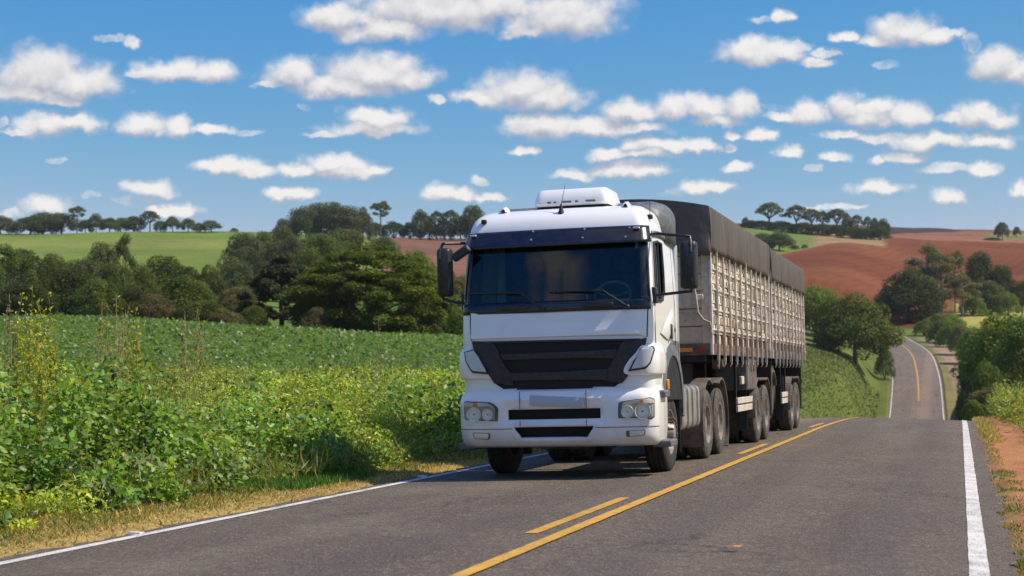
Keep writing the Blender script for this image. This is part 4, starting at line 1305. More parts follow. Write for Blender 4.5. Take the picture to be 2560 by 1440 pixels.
# ---- wheels
def tyre_mesh(name, w=.30, Rr=.525, m=None):
    mb = MB(); h = w / 2
    prof = [(-h + .02, .285), (-h, .33), (-h - .004, .42), (-h + .012, .485), (-h + .03, .512)]
    g = [-.095, -.035, .035, .095]; e = -h + .045; prof.append((e, Rr))
    for gx in g:
        prof += [(gx - .007, Rr), (gx - .006, Rr - .014), (gx + .006, Rr - .014), (gx + .007, Rr)]
    prof += [(h - .045, Rr), (h - .03, .512), (h - .012, .485), (h + .004, .42), (h, .33), (h - .02, .285)]
    mb.lathe(prof, 56, 'x')
    return mb.build(name, m or M_RUBBER, None, sharp=30)
def rim_mesh(front):
    mb = MB()
    if front:
        mb.lathe([(.09, .302), (.135, .296), (.13, .278), (.05, .262), (.03, .245), (.065, .215), (.085, .150), (.085, .130), (.16, .105), (.185, .085), (.185, 0)], 40, 'x', mi=0)
        for k in range(10):
            a = 2 * math.pi * k / 10
            c, s = math.cos(a) * .168, math.sin(a) * .168
            mb.lathe([(.06, .026), (.12, .026), (.125, .017), (.17, .016), (.175, .021), (.195, .021), (.20, 0)], 8, 'x', (0, c, s), mi=1)
    else:
        mb.lathe([(.10, .302), (.14, .296), (.135, .278), (.04, .264), (-.02, .250), (-.04, .20), (-.035, .140), (.07, .130), (.105, .11), (.11, 0)], 40, 'x', mi=0)
        for k in range(10):
            a = 2 * math.pi * k / 10
            mb.lathe([(-.03, .024), (.0, .024), (.005, .016), (.03, .015), (.03, 0)], 8, 'x', (0, math.cos(a) * .168, math.sin(a) * .168), mi=1)
    return mb.build('rim', [M_RIM, M_HUB], None, sharp=30)
protoT = tyre_mesh('wheel'); protoD = tyre_mesh('wheel', m=M_RUBDUST)
protoF = rim_mesh(True); protoB = rim_mesh(False)
_first = {}
def inst(proto, parent):
    k = proto.name_full
    if k not in _first: _first[k] = 1; o = proto
    else:
        o = proto.copy(); COL.objects.link(o)
    o.parent = parent
    return o
_spin = random.Random(3)
def wheel(parent, x, y, sg, front=False, inner=True, dusty=True, z=.52):
    w = inst(protoD if dusty else protoT, parent)
    w.location = (x, y, z); w.rotation_euler = (_spin.random() * 6, 0, 0 if sg > 0 else math.pi)
    rm = inst(protoF if front else protoB, w); rm.location = (0, 0, 0)
    if inner:
        w2 = inst(protoD if dusty else protoT, parent); w2.location = (x - sg * .335, y, z); w2.rotation_euler = (_spin.random() * 6, 0, 0 if sg > 0 else math.pi)
for sg in (-1, 1):
    wheel(truck, sg * 1.065, 1.46, sg, True, False, dusty=False)
    for b in (4.62, 5.93): wheel(truck, sg * 1.07, b, sg, dusty=True)
    # fenders over the drive wheels, front mud flap
    t = MB()
    arc_band(t, 4.62, .52, .66, .69, R(62), R(208), sg * .60, sg * 1.245, 20)
    arc_band(t, 5.93, .52, .66, .69, R(-38), R(118), sg * .60, sg * 1.245, 20)
    t.build('drive_fender', M_FEND, truck, sharp=50)
    t = MB(); t.box(sg * .85, sg * 1.23, 2.02, 2.04, .22, 1.25); t.build('mud_flap', M_BLKPLA, truck)
    # fuel tank with straps
    t = MB(); sec = rounded([(sg * .62, .50), (sg * 1.235, .50), (sg * 1.235, 1.12), (sg * .62, 1.12)], .12, 5)
    t.prism(sec, 'y', 2.35, 3.75)
    tank = t.build('fuel_tank', M_ALU if sg > 0 else M_ALU, truck, bevel=.035, seg=3)
    for b in (2.62, 3.02, 3.45):
        t = MB(); path = [(a_ + (sg * .004 if abs(a_) > .9 else 0), b, z_) for a_, z_ in rounded([(sg * .61, .488), (sg * 1.247, .488), (sg * 1.247, 1.132), (sg * .61, 1.132)], .13, 6)]
        rows = [[(p[0], p[1] - .025, p[2]) for p in path], [(p[0], p[1] + .025, p[2]) for p in path]]
        t.grid(rows, 0, True, closed=True); t.build('tank_strap', M_HUB, tank, solid=.006)
# ------------------------------------------------------------------ the two grain trailers
def trailer(label, b_front, L, nbay, wheels, toolbox, roof_drop=0.0, front_gear=False):
    Mtr = MT @ Matrix.Translation((0, b_front, 0)) 
    dzc = float(crest(TRY + .963 * (b_front + L * .7))) * .6
    Mtr = MT @ Matrix.Translation((.075, b_front, dzc))
    tr = empty('grain_trailer', label, 'trailer', Mtr, 'trailers drawn by the truck')
    Wd, z0, zb, zs, zt = 1.28, 1.55, 1.72, 3.10, 3.745 - roof_drop
    bay = L / nbay
    rnd = random.Random(int(L * 100))
    # floor, longitudinal beams, cross members
    t = MB()
    t.box(-Wd + .06, Wd - .06, .05, L - .05, z0 + .03, z0 + .12)
    for a in (-.45, .45): t.box(a - .07, a + .07, .6, L - .2, 1.10, z0 + .03)
    for k in range(nbay + 1): t.box(-Wd + .08, Wd - .08, k * bay + .02 if k < nbay else L - .12, k * bay + .10 if k < nbay else L - .04, z0 - .10, z0 + .03)
    t.build('chassis', M_DARK, tr)
    for sg in (-1, 1):
        t = MB(); t.box(sg * (Wd - .06), sg * Wd, .0, L, z0, zb)
        rail = t.build('side_rail', M_RUSTBEAM, tr, bevel=.008)
        if sg > 0:
            for k in range(nbay):
                t = MB(); yy = k * bay + bay * .45
                t.box(Wd, Wd + .010, yy, yy + .07, z0 + .07, z0 + .105)
                t.build('reflector', M_AMBER if k % 3 else M_RED, rail)
        # posts
        for k in range(nbay + 1):
            yy = min(k * bay, L - .05)
            wd = .075 if k in (0, nbay) else .032
            t = MB()
            t.box(sg * (Wd + .002), sg * (Wd + .040), yy - (0 if k == 0 else wd / 2), yy + (wd if k == 0 else wd / 2), z0 - (.0 if k in (0, nbay) else .09), zs + .08)
            if k not in (0, nbay):
                t.tube([(sg * (Wd + .02), yy, z0 - .06), (sg * (Wd + .025), yy + .005, z0 - .13), (sg * (Wd + .0), yy + .02, z0 - .17)], .014, 6)
            t.build('post', M_STEELPOST, tr, bevel=.004)
        # boards between the posts; lowest course stands open
        t = MB()
        rows_z = []
        z = 1.875
        while z < zs + .02:
            h = .135; rows_z.append((z, z + h)); z += h + .016
        for k in range(nbay):
            y0 = k * bay + .045; y1 = (k + 1) * bay - .035
            for i, (za, zc) in enumerate(rows_z):
                j = rnd.uniform(-.007, .007); dy = rnd.uniform(0, .035) if rnd.random() < .45 else 0
                t.box(sg * (Wd - .045), sg * (Wd - .012 + j), y0 + dy, y1 - rnd.uniform(0, .03), za + rnd.uniform(-.004, .004), zc + rnd.uniform(-.006, .004))
                if i % 2 == 0:
                    t.box(sg * (Wd - .012), sg * (Wd + .014), y0 + .01, y1 - .01, za + .045, za + .072, 1)
                for q_ in (.22, .72) if i % 2 else (.5,):
                    yy = y0 + (y1 - y0) * (q_ + rnd.uniform(-.08, .08))
                    t.box(sg * (Wd - .012), sg * (Wd + .012), yy - .013, yy + .013, za + rnd.uniform(-.03, .04), zc + rnd.uniform(-.05, .02), 1)
        t.build('side_boards', [M_WOOD, M_STEELPOST], tr)
        t = MB()
        t.box(sg * (Wd - .13), sg * (Wd - .10), .03, L - .03, zb + .0, 1.89)
        for k in range(nbay):
            y0 = k * bay + .05
            t.box(sg * (Wd - .10), sg * (Wd - .0), y0 + .10, y0 + .22, zb, zb + .09, 1); t.box(sg * (Wd - .10), sg * (Wd - .02), y0 + .36, y0 + .52, zb, zb + .13, 1)
        t.build('lower_flap', [M_RUSTBEAM, M_WOODF], tr)
    # front and rear walls of planks
    for yy, s_ in ((0, -1), (L, 1)):
        t = MB(); z = zb; k = 0
        while z < zs + .02:
            hh = .26
            t.box(-Wd + .09, Wd - .09, yy - s_ * .06, yy - s_ * .02 + rnd.uniform(-.006, .006), z, z + hh - .014); z += hh; k += 1
        for a in (-Wd, Wd):
            t.box(a - (.0 if a < 0 else .11), a + (.11 if a < 0 else 0), yy - s_ * .10, yy - s_ * .004, z0 + .005, zs + .05)
        for a in (-.42, .42): t.box(a - .05, a + .05, yy - s_ * .03, yy + s_ * .012, zb, zs)
        wl = t.build('front_wall' if s_ < 0 else 'tailgate', M_WOODF, tr, bevel=.004)
        t = MB(); t.box(-Wd, Wd, yy - s_ * .12, yy + s_ * .006, z0 - .002, zb - .002); t.build('end_beam', M_RUSTBEAM, wl)
        if s_ < 0:
            t = MB(); t.box(.55, 1.02, -.02, -.006, z0 + .05, z0 + .11); t.build('reflector', M_AMBER, wl)
            t = MB(); t.box(1.10, 1.2, -.02, -.006, z0 + .05, z0 + .11); t.build('reflector', M_RED, wl)
            # rope bundle hanging at the corner
            t = MB()
            for q_ in range(9):
                a = 1.04 + rnd.uniform(-.06, .06)
                t.tube([(a, -.03, 3.12), (a + rnd.uniform(-.03, .03), -.07 - rnd.uniform(0, .05), 2.9), (a + rnd.uniform(-.05, .05), -.06, 2.62 + rnd.uniform(-.06, .1))], .012, 6)
            pts = [(1.06, -.06, 2.62), (1.10, -.08, 2.40), (1.12, -.07, 2.18), (1.20, -.06, 2.06), (1.29, -.05, 2.02), (1.31, -.05, 1.94), (1.30, -.05, 1.88)]
            t.tube(pts, .018, 6)
            t.build('rope', M_ROPE, wl)
            t = MB(); t.box(1.08, 1.2, -.05, -.004, 2.36, 2.44); t.build('rope_cleat', M_STEELPOST, wl, bevel=.01)
    # tarpaulin: arched over hoops, hanging down the sides with soft folds
    def section(y):
        edge = .0
        pts = []
        fold = lambda s_: .035 * (math.sin(y * 9.3 + s_ * 1.7) * .5 + math.sin(y * 21.0 + s_ * 4.1) * .3 + math.sin(y * 3.7 + s_) * .45)
        low = zs - .02 + .008 * math.sin(y * 4.1) + .010 * math.sin(y * 11)
        shw = Wd + .012
        for sg in (-1, 1):
            side = []
            for i in range(8):
                tt = i / 7
                z = low + (zt - .06 - low) * tt
                a = (shw + .035) + fold(sg * 2 + 0) * (1 - tt) * .55 + .012 * math.sin(tt * 3.1)
                if sg < 0: a += .20 * math.sin(tt * 2.6)
                side.append((sg * a, z))
            pts.append(side)
        sag = .035 * abs(math.sin(math.pi * y / (bay * 2)))
        arch = []
        for i in range(17):
            a = -1 + 2 * i / 16
            arch.append((a * (Wd + .035) - (.12 if a < -.9 else 0), zt - .01 + (.16 - sag * .6) * (1 - abs(a) ** 2.0)))
        return pts[0] + arch + pts[1][::-1]
    t = MB(); ys = np.linspace(-.06, L + .05, int(L / .09))
    rows = [[(a, float(y), z) for a, z in section(y)] for y in ys]
    t.grid(rows)
    for yy, s_ in ((-.06, -1), (L + .05, 1)):          # end flaps gathered towards the corners
        sec = section(yy); n = len(sec)
        inner = []
        for (a, z) in sec:
            k = abs(a) / Wd
            zz = zs - .10 + .26 * (1 - min(1, k)) ** 1.2
            inner.append((a * .985, yy + s_ * (.02 + .05 * math.sin(a * 7)), min(z, zz)))
        m_ = 6
        rws = [[(a + (ia - a) * j / m_, yy + (iy - yy) * math.sin(j / m_ * math.pi / 2) + s_ * .035 * math.sin(a * 11 + j * 1.1) * (j / m_) * (1 - abs(2 * j / m_ - 1) * .3), z + (iz - z) * j / m_) for (a, z), (ia, iy, iz) in zip(sec, inner)] for j in range(m_ + 1)]
        t.grid(rws)
    tp = t.build('tarpaulin', M_TARP, tr, solid=.012, sharp=52)
    t = MB()                                            # rolled slack lashed along the far edge
    t.tube([(-Wd - .28, -.05, zt - .10), (-Wd - .30, L * .4, zt - .11), (-Wd - .28, L, zt - .10)], .13, 10)
    t.build('tarp_roll', M_TARP, tp)
    # running gear
    for b in wheels:
        for sg in (-1, 1): wheel(tr, sg * 1.08, b, sg)
        t = MB(); t.box(-1.0, 1.0, b - .07, b + .07, .45, .59)
        for a in (-.48, .48): t.box(a - .05, a + .05, b - .5, b + .5, .62, .72); t.box(a - .06, a + .06, b - .08, b + .08, .59, 1.1)
        t.build('axle', M_DARK, tr)
    for sg in (-1, 1):
        b0, b1 = wheels
        t = MB()
        arc_band(t, b0, .52, .64, .665, R(70), R(185), sg * .62, sg * 1.25, 14)
        arc_band(t, b1, .52, .64, .665, R(-8), R(110), sg * .62, sg * 1.25, 14)
        build_each(t, 'fender', M_FEND, tr, sharp=50)
        t = MB(); t.box(sg * .62, sg * 1.25, b1 + .70, b1 + .72, .50 if front_gear else .42, 1.5); t.build('mud_flap', M_BLKPLA, tr)
        t = MB(); t.box(sg * .95, sg * 1.12, b0 - .78, b0 - .75, .25, 1.2); t.build('mud_flap', M_BLKPLA, tr)
        # side guard of two pale slats on dark brackets
        g0, g1 = b0 - 2.55 + (.85 if front_gear else 0), b0 - .55
        t = MB(); t.box(sg * 1.16, sg * 1.20, g0, g1, .62, .73); t.box(sg * 1.16, sg * 1.20, g0, g1, .755, .86)
        gd = t.build('side_guard', M_GUARD, tr, bevel=.006)
        t = MB(); t.box(sg * 1.12, sg * 1.16, g0 + .1, g0 + .16, .6, 1.5); t.box(sg * 1.12, sg * 1.16, g1 - .16, g1 - .1, .6, 1.5)
        build_each(t, 'guard_bracket', M_DARK, gd)
        if toolbox:
            t = MB(); t.box(sg * .75, sg * 1.235, toolbox, toolbox + 1.35, .98, 1.545)
            tb = t.build('tool_box', M_GREYPLA, tr, bevel=.012)
            t = MB(); t.box(sg * 1.235, sg * 1.243, toolbox + .03, toolbox + .65, 1.0, 1.52); t.box(sg * 1.235, sg * 1.243, toolbox + .70, toolbox + 1.32, 1.0, 1.52)
            for q_ in (.5, .85): t.box(sg * 1.243, sg * 1.26, toolbox + q_, toolbox + q_ + .03, 1.30, 1.46)
            t.build('box_door', M_FEND, tb, bevel=.004)
            t = MB(); t.box(sg * 1.14, sg * 1.19, b0 - 1.9, b0 - .7, 1.08, 1.22); t.build('fender_bracket', M_GUARD, tr, bevel=.01)
            t = MB(); t.lathe([(-.05, .0), (-.05, .08), (.05, .08), (.05, 0)], 14, 'x', (sg * 1.16, 1.35, 1.42)); t.lathe([(-.05, .0), (-.05, .07), (.05, .07), (.05, 0)], 14, 'x', (sg * 1.18, 1.62, 1.44)); build_each(t, 'roller', M_RUSTBEAM, tr)
            t = MB(); t.box(sg * .55, sg * .70, 3.2, 3.36, .45, 1.5); t.box(sg * .5, sg * .75, 3.1, 3.46, .42, .46); t.build('landing_leg', M_DARK, tr)
    if front_gear:
        t = MB(); arc_band(t, .95, .86, .44, .47, R(20), R(200), .85, 1.22, 16); t.build('spare_carrier', M_FEND, tr, sharp=50)
        wheel(tr, 1.0, 1.0, 1, inner=False, z=.86)
        t = MB(); t.box(-.5, .5, .2, 2.2, .9, 1.2); t.build('coupling', M_DARK, tr)
    t = MB(); t.box(-1.2, 1.2, L - .08, L - .0, 1.0, 1.14); ub = t.build('rear_bumper', M_DARK, tr)
    t = MB(); t.box(1.02, 1.22, L, L + .03, 1.02, 1.12); t.box(-1.22, -1.02, L, L + .03, 1.02, 1.12); build_each(t, 'tail_lamp', M_RED, ub)
    return tr
trailer('front grain trailer with slatted sides and brown tarpaulin, right behind the cab', 4.07, 7.55, 11, (6.05, 7.35), 4.45)
trailer('rear grain trailer with slatted sides and brown tarpaulin, last of the pair', 11.90, 6.80, 10, (4.35, 5.60), None, .05, True)
# ------------------------------------------------------------------ foliage
def leaf_material(name, base, trans=.35, rough=.55, spec=.35, vary=.10):
    m, g, out = mat(name)
    at = g.node('ShaderNodeVertexColor', layer_name='Col').outputs[0]
    oi = g.node('ShaderNodeObjectInfo').outputs['Random']
    col = g.vec('MULTIPLY', at, base)
    h = g.node('ShaderNodeHueSaturation')
    g.l.new(g.rng(oi, 0, 1, .5 - vary * .16, .5 + vary * .16), h.inputs['Hue'])
    g.l.new(g.rng(oi, 0, 1, 1 - vary * 1.5, 1 + vary * 1.5), h.inputs['Value'])
    g.l.new(col, h.inputs['Color'])
    b = g.node('ShaderNodeBsdfPrincipled')
    g.l.new(h.outputs[0], b.inputs['Base Color']); b.inputs['Roughness'].default_value = rough
    b.inputs['Specular IOR Level'].default_value = spec * .6
    t = g.node('ShaderNodeBsdfTranslucent')
    tc = g.vec('MULTIPLY', h.outputs[0], (1.5, 1.45, .55)); g.l.new(tc, t.inputs[0])
    ms = g.node('ShaderNodeMixShader'); ms.inputs[0].default_value = trans
    g.l.new(b.outputs[0], ms.inputs[1]); g.l.new(t.outputs[0], ms.inputs[2]); g.l.new(ms.outputs[0], out.inputs[0])
    return m

def bark(name, c):
    m, g, out = mat(name)
    tc = g.node('ShaderNodeTexCoord').outputs['Object']
    n = g.noise(g.vec('MULTIPLY', tc, (18, 18, 3)), 1.0, 5, .65)
    pbsdf(g, out, g.mix(g.rng(n, .3, .7, 0, 1), tuple(q * .6 for q in c), c), .9, spec=.2, bump=n, bump_d=.02)
    return m

def unit(v): return v / np.maximum(np.linalg.norm(v, axis=1, keepdims=True), 1e-9)

def leaves(P, ax, nm, L, Wd, fold=.25):
    """folded four-point leaves: base P, pointing along ax, facing nm"""
    ax = unit(ax); sd = unit(np.cross(nm, ax)); nm = np.cross(ax, sd)
    L = np.asarray(L)[:, None]; Wd = np.asarray(Wd)[:, None]
    mid = P + ax * L * .45
    V = np.stack([P, mid + sd * Wd * .5 + nm * Wd * fold, P + ax * L, mid - sd * Wd * .5 + nm * Wd * fold], 1).reshape(-1, 3)
    q = np.arange(len(P)) * 4
    F = np.stack([np.stack([q, q + 2, q + 1], 1), np.stack([q, q + 3, q + 2], 1)], 1).reshape(-1, 3)
    return V, F

def blob_leaves(rng, blobs, n, size, up=.35, out=.6, shell=.55):
    """leaf sprays filling a set of ellipsoidal boughs [(c, (rx,ry,rz))]"""
    w = np.array([(b[1][0] * b[1][1] * b[1][2]) ** .66 for b in blobs]); w /= w.sum()
    k = rng.choice(len(blobs), n, p=w)
    C = np.array([b[0] for b in blobs])[k]; Rr_ = np.array([b[1] for b in blobs])[k]
    d = unit(rng.normal(size=(n, 3)))
    rad = shell + (1 - shell) * rng.random(n) ** .6 + .12 * rng.normal(size=n) * (rng.random(n) < .25)
    P = C + d * Rr_ * rad[:, None]
    nm = unit(d * out + rng.normal(size=(n, 3)) * .55 + np.array([0, 0, up]))
    ax = unit(np.cross(nm, rng.normal(size=(n, 3))))
    L = size * rng.uniform(.6, 1.35, n)
    V, F = leaves(P, ax, nm, L, L * rng.uniform(.5, .8, n))
    tone = (rng.normal(1, .16, len(blobs))[k] * rng.normal(1, .18, n)).clip(.45, 1.7)
    yel = rng.normal(0, .10, n) + rng.normal(0, .06, len(blobs))[k]
    c = np.stack([tone * (1 + yel), tone, tone * (1 - yel)], 1)
    return V, F, np.repeat(c, 4, 0)

def limb(mb, p0, p1, r0, r1, rnd, bend=.08, n=5):
    p0, p1 = Vector(p0), Vector(p1); pts = []; rs = []
    off = Vector((rnd.uniform(-1, 1), rnd.uniform(-1, 1), rnd.uniform(-.4, .4))) * bend * (p1 - p0).length
    for i in range(n + 1):
        t = i / n; pts.append(p0.lerp(p1, t) + off * math.sin(t * math.pi)); rs.append(r0 + (r1 - r0) * t)
    mb.tube(pts, rs, 6)

def tree_proto(kind, seed):
    rng = np.random.default_rng(seed); rnd = random.Random(seed)
    bl = []; tr = MB(); n, size = 3000, .04; kw = {}
    def ell(z, rho, th, rx, rz): bl.append(((rho * math.cos(th), rho * math.sin(th), z), (rx, rx, rz)))
    if kind == 'dome':
        for i in range(30):
            th = i * 2.4; f = math.sqrt((i + .5) / 30); z = .92 - .46 * f ** 2.2 + rnd.uniform(-.05, .04); ell(z - .1, .43 * f, th, rnd.uniform(.11, .17), rnd.uniform(.09, .13))
        for i in range(12): ell(rnd.uniform(.25, .5), rnd.uniform(.28, .44), i * .55 + rnd.random(), rnd.uniform(.10, .15), rnd.uniform(.1, .15))
        n, size = 10500, .031
        limb(tr, (0, 0, -.08), (.02, 0, .5), .035, .022, rnd)
        for i in range(6): a = i * 1.05; limb(tr, (.01, 0, .32), (.3 * math.cos(a), .3 * math.sin(a), .7), .018, .006, rnd)
    elif kind == 'round':
        for i in range(20):
            th = i * 2.4 + rnd.uniform(-.3, .3); f = math.sqrt((i + .5) / 20); z = .84 - .48 * f ** 2.1 + rnd.uniform(-.07, .05); ell(z, .40 * f, th, rnd.uniform(.12, .19), rnd.uniform(.10, .155))
        for i in range(12): ell(rnd.uniform(.14, .42), rnd.uniform(.26, .40), i * .55 + rnd.random(), rnd.uniform(.10, .16), rnd.uniform(.1, .15))
        n, size = 14000, .030; kw = dict(shell=.66)
        limb(tr, (0, 0, -.08), (.02, 0, .5), .030, .018, rnd)
        for i in range(4): a = i * 1.6; limb(tr, (.01, 0, .25), (.22 * math.cos(a), .22 * math.sin(a), .6), .014, .006, rnd)
    elif kind == 'bush':
        for i in range(34):
            th = i * 2.4; f = math.sqrt((i + .5) / 34); z = .80 - .62 * f ** 2.4 + rnd.uniform(-.08, .06); ell(max(.12, z), .46 * f, th, rnd.uniform(.10, .18), rnd.uniform(.1, .17))
        n, size = 10000, .034
        limb(tr, (0, 0, -.08), (0, .02, .5), .03, .012, rnd)
        for i in range(5): a = i * 1.3; limb(tr, (0, 0, .0), (.25 * math.cos(a), .25 * math.sin(a), .5), .018, .006, rnd)
    elif kind == 'parasol':
        for i in range(26):
            th = i * 2.4; f = math.sqrt((i + .5) / 26); ell(.93 - .36 * f ** 2.2 + rnd.uniform(-.03, .03) - .03, .43 * f, th, rnd.uniform(.075, .12), rnd.uniform(.04, .065))
        for i in range(7): ell(rnd.uniform(.55, .72), rnd.uniform(.15, .4), i * .9, rnd.uniform(.05, .08), .04)
        n, size = 5200, .032
        limb(tr, (0, 0, -.06), (.0, .01, .42), .034, .026, rnd, .03)
        for i in range(9): a = i * .7; q = rnd.uniform(.2, .4); limb(tr, (0, .01, .38 + .02 * (i % 3)), (q * math.cos(a), q * math.sin(a), .92 - .36 * (q / .43) ** 2.2 - .04), .017, .005, rnd, .12)
    elif kind == 'pine':
        for i in range(16):
            th = i * 2.4; f = math.sqrt((i + .5) / 16); ell(.93 - .14 * f ** 2 + rnd.uniform(-.03, .03), .24 * f, th, rnd.uniform(.055, .085), rnd.uniform(.035, .06))
        for i in range(9): th = i * .7 + rnd.random(); ell(rnd.uniform(.60, .80), rnd.uniform(.12, .2), th, rnd.uniform(.045, .07), rnd.uniform(.03, .05))
        n, size = 2200, .034
        limb(tr, (0, 0, -.06), (.0, .0, .92), .022, .012, rnd, .01)
        for i in range(14): a = i * .9; z = rnd.uniform(.55, .85); limb(tr, (0, 0, z), (.2 * math.cos(a), .2 * math.sin(a), z + .1), .008, .004, rnd, .1)
    elif kind == 'column':
        for i in range(30): z = .16 + .80 * i / 29; r_ = .15 * (1 - (abs(z - .55) / .55) ** 2.6) + .02; ell(z, r_ * .8 * rnd.random(), i * 2.4, .05 + r_ * .45, rnd.uniform(.06, .09))
        n, size = 3000, .03
        limb(tr, (0, 0, -.05), (0, 0, .9), .016, .006, rnd, .01)
    elif kind == 'eucalypt':
        for i in range(30):
            th = i * 2.4; z = rnd.uniform(.34, .97); rr_ = .40 * math.sin(min(1, (1.02 - z) / .55) * math.pi / 2) * rnd.uniform(.45, 1); ell(z, rr_, th, rnd.uniform(.06, .12), rnd.uniform(.05, .09))
        n, size = 6500, .026; kw = dict(shell=.2)
        limb(tr, (0, 0, -.05), (.02, .02, .8), .022, .010, rnd, .03); limb(tr, (.06, 0, -.05), (.10, .05, .7), .016, .008, rnd, .04)
        for i in range(13): a = i * 1.1; z = rnd.uniform(.25, .7); q = rnd.uniform(.18, .34); limb(tr, (.01, .01, z), (q * math.cos(a), q * math.sin(a), z + rnd.uniform(.15, .25)), .010, .004, rnd, .12)
    elif kind == 'conifer':
        for w_ in range(10):
            z = .30 + .66 * w_ / 9; r_ = .42 * math.sin(min(1, (1.04 - z) / .62) * math.pi / 2)
            for i in range(6):
                th = i * 1.05 + w_ * .5 + rnd.uniform(-.2, .2); q = r_ * rnd.uniform(.55, 1); ell(z + rnd.uniform(-.03, .03), q, th, rnd.uniform(.055, .095), rnd.uniform(.045, .07))
                if i % 2 == 0: limb(tr, (0, 0, z - .05), (q * math.cos(th), q * math.sin(th), z), .009, .004, rnd, .1)
        n, size = 34000, .023; kw = dict(shell=.25)
        limb(tr, (0, 0, -.06), (0, 0, .95), .032, .010, rnd, .01)
    elif kind == 'spread':
        for i in range(64):
            th = i * 2.4; f = math.sqrt((i + .5) / 64); z = .94 - .50 * f ** 2.0 + rnd.uniform(-.035, .03); ell(z, .47 * f, th, rnd.uniform(.06, .10), rnd.uniform(.035, .055))
        for i in range(44):
            th = i * 2.4 + 1; f = math.sqrt((i + .5) / 44); z = .70 - .42 * f ** 2.0 + rnd.uniform(-.07, .05); ell(z, .44 * f, th, rnd.uniform(.07, .11), rnd.uniform(.04, .06))
        for i in range(30): ell(rnd.uniform(.06, .36), rnd.uniform(.24, .46), i * .4, .09, .07)
        n, size = 60000, .0195; kw = dict(shell=.25, up=.6, out=.6)
        limb(tr, (0, 0, -.08), (.0, .0, .30), .04, .032, rnd, .03)
        for i in range(7): a = i * .9; q = rnd.uniform(.15, .32); limb(tr, (0, 0, .2 + .02 * (i % 4)), (q * math.cos(a), q * math.sin(a), .7 - .5 * (q / .47) ** 2), .012, .004, rnd, .15)
    V, F, c = blob_leaves(rng, bl, n, size, **kw)
    me_c = mesh_obj('crown', V, F, [], col=c, smooth_=False)
    t_o = tr.build('trunk', [], None)
    for o in (me_c, t_o): COL.objects.unlink(o)
    md = (t_o.data, me_c.data)
    bpy.data.objects.remove(t_o); bpy.data.objects.remove(me_c)
    xs = V[:, :2]; half = float(np.percentile(np.abs(xs), 98.5))
    top = float(np.percentile(V[:, 2], 99.7))
    return md, half, top

PROTO = {k: [tree_proto(k, sd + 10 * i) for i in range(nv)] for k, sd, nv in
         [('dome', 1, 3), ('round', 21, 4), ('bush', 2, 2), ('parasol', 3, 2), ('pine', 4, 2), ('column', 5, 1), ('eucalypt', 6, 2), ('conifer', 7, 1), ('spread', 8, 1)]}
LEAF = {
 'mid':   leaf_material('foliage_mid', (.110, .140, .028)),
 'far':   leaf_material('foliage_far', (.112, .136, .056), vary=.08),
 'dark':  leaf_material('foliage_dark', (.062, .082, .022), vary=.08),
 'deep':  leaf_material('foliage_conifer', (.052, .060, .020), trans=.2, vary=.05),
 'lush':  leaf_material('foliage_lush', (.098, .130, .014), vary=.06),
 'olive': leaf_material('foliage_olive', (.165, .148, .060), vary=.10),
 'fresh': leaf_material('foliage_fresh', (.150, .205, .036), vary=.10),
}
M_BARK = bark('bark', (.13, .10, .075)); M_BARKP = bark('pale_bark', (.28, .23, .18))
TREENAME = {'dome': 'broadleaf_tree', 'round': 'broadleaf_tree', 'bush': 'bush', 'parasol': 'umbrella_tree', 'pine': 'pine_tree', 'column': 'slender_tree', 'eucalypt': 'eucalyptus_tree', 'conifer': 'conifer_tree', 'spread': 'spreading_tree'}
_tr = random.Random(11)
_matcopy = {}
def with_mat(me, m):
    k = (me.name, m.name)
    if k not in _matcopy:
        c = me.copy(); c.materials.clear(); c.materials.append(m); _matcopy[k] = c
    return _matcopy[k]
def tree(kind, px, Y, top, wpx, leaf, label, group=None, cat=None, sink=0.0, pale=False):
    """plant a tree at distance Y on the sight line px; its top and spread measured on the photograph"""
    X = (px - 1280) / FPX * Y
    (tm, cm), half, tp = _tr.choice(PROTO[kind])
    zg = gz(X, Y) - sink
    h = (EYE + (HOR - top) * Y / FPX - zg) / tp
    w = wpx * (1.3 if 120 < Y < 420 and kind == 'round' else 1.2) * Y / FPX / (2 * half)
    M = Matrix.Translation((X, Y, zg)) @ Matrix.Rotation(_tr.uniform(0, 6.28), 4, 'Z') @ Matrix.Diagonal((w, w, h, 1))
    e = empty(TREENAME[kind], label, cat or ('bush' if kind == 'bush' else 'tree'), M, group)
    for nm, me, mt in (('trunk', tm, M_BARKP if pale else M_BARK), ('crown', cm, LEAF[leaf])):
        o = bpy.data.objects.new(nm, with_mat(me, mt)); COL.objects.link(o); o.parent = e
    return e
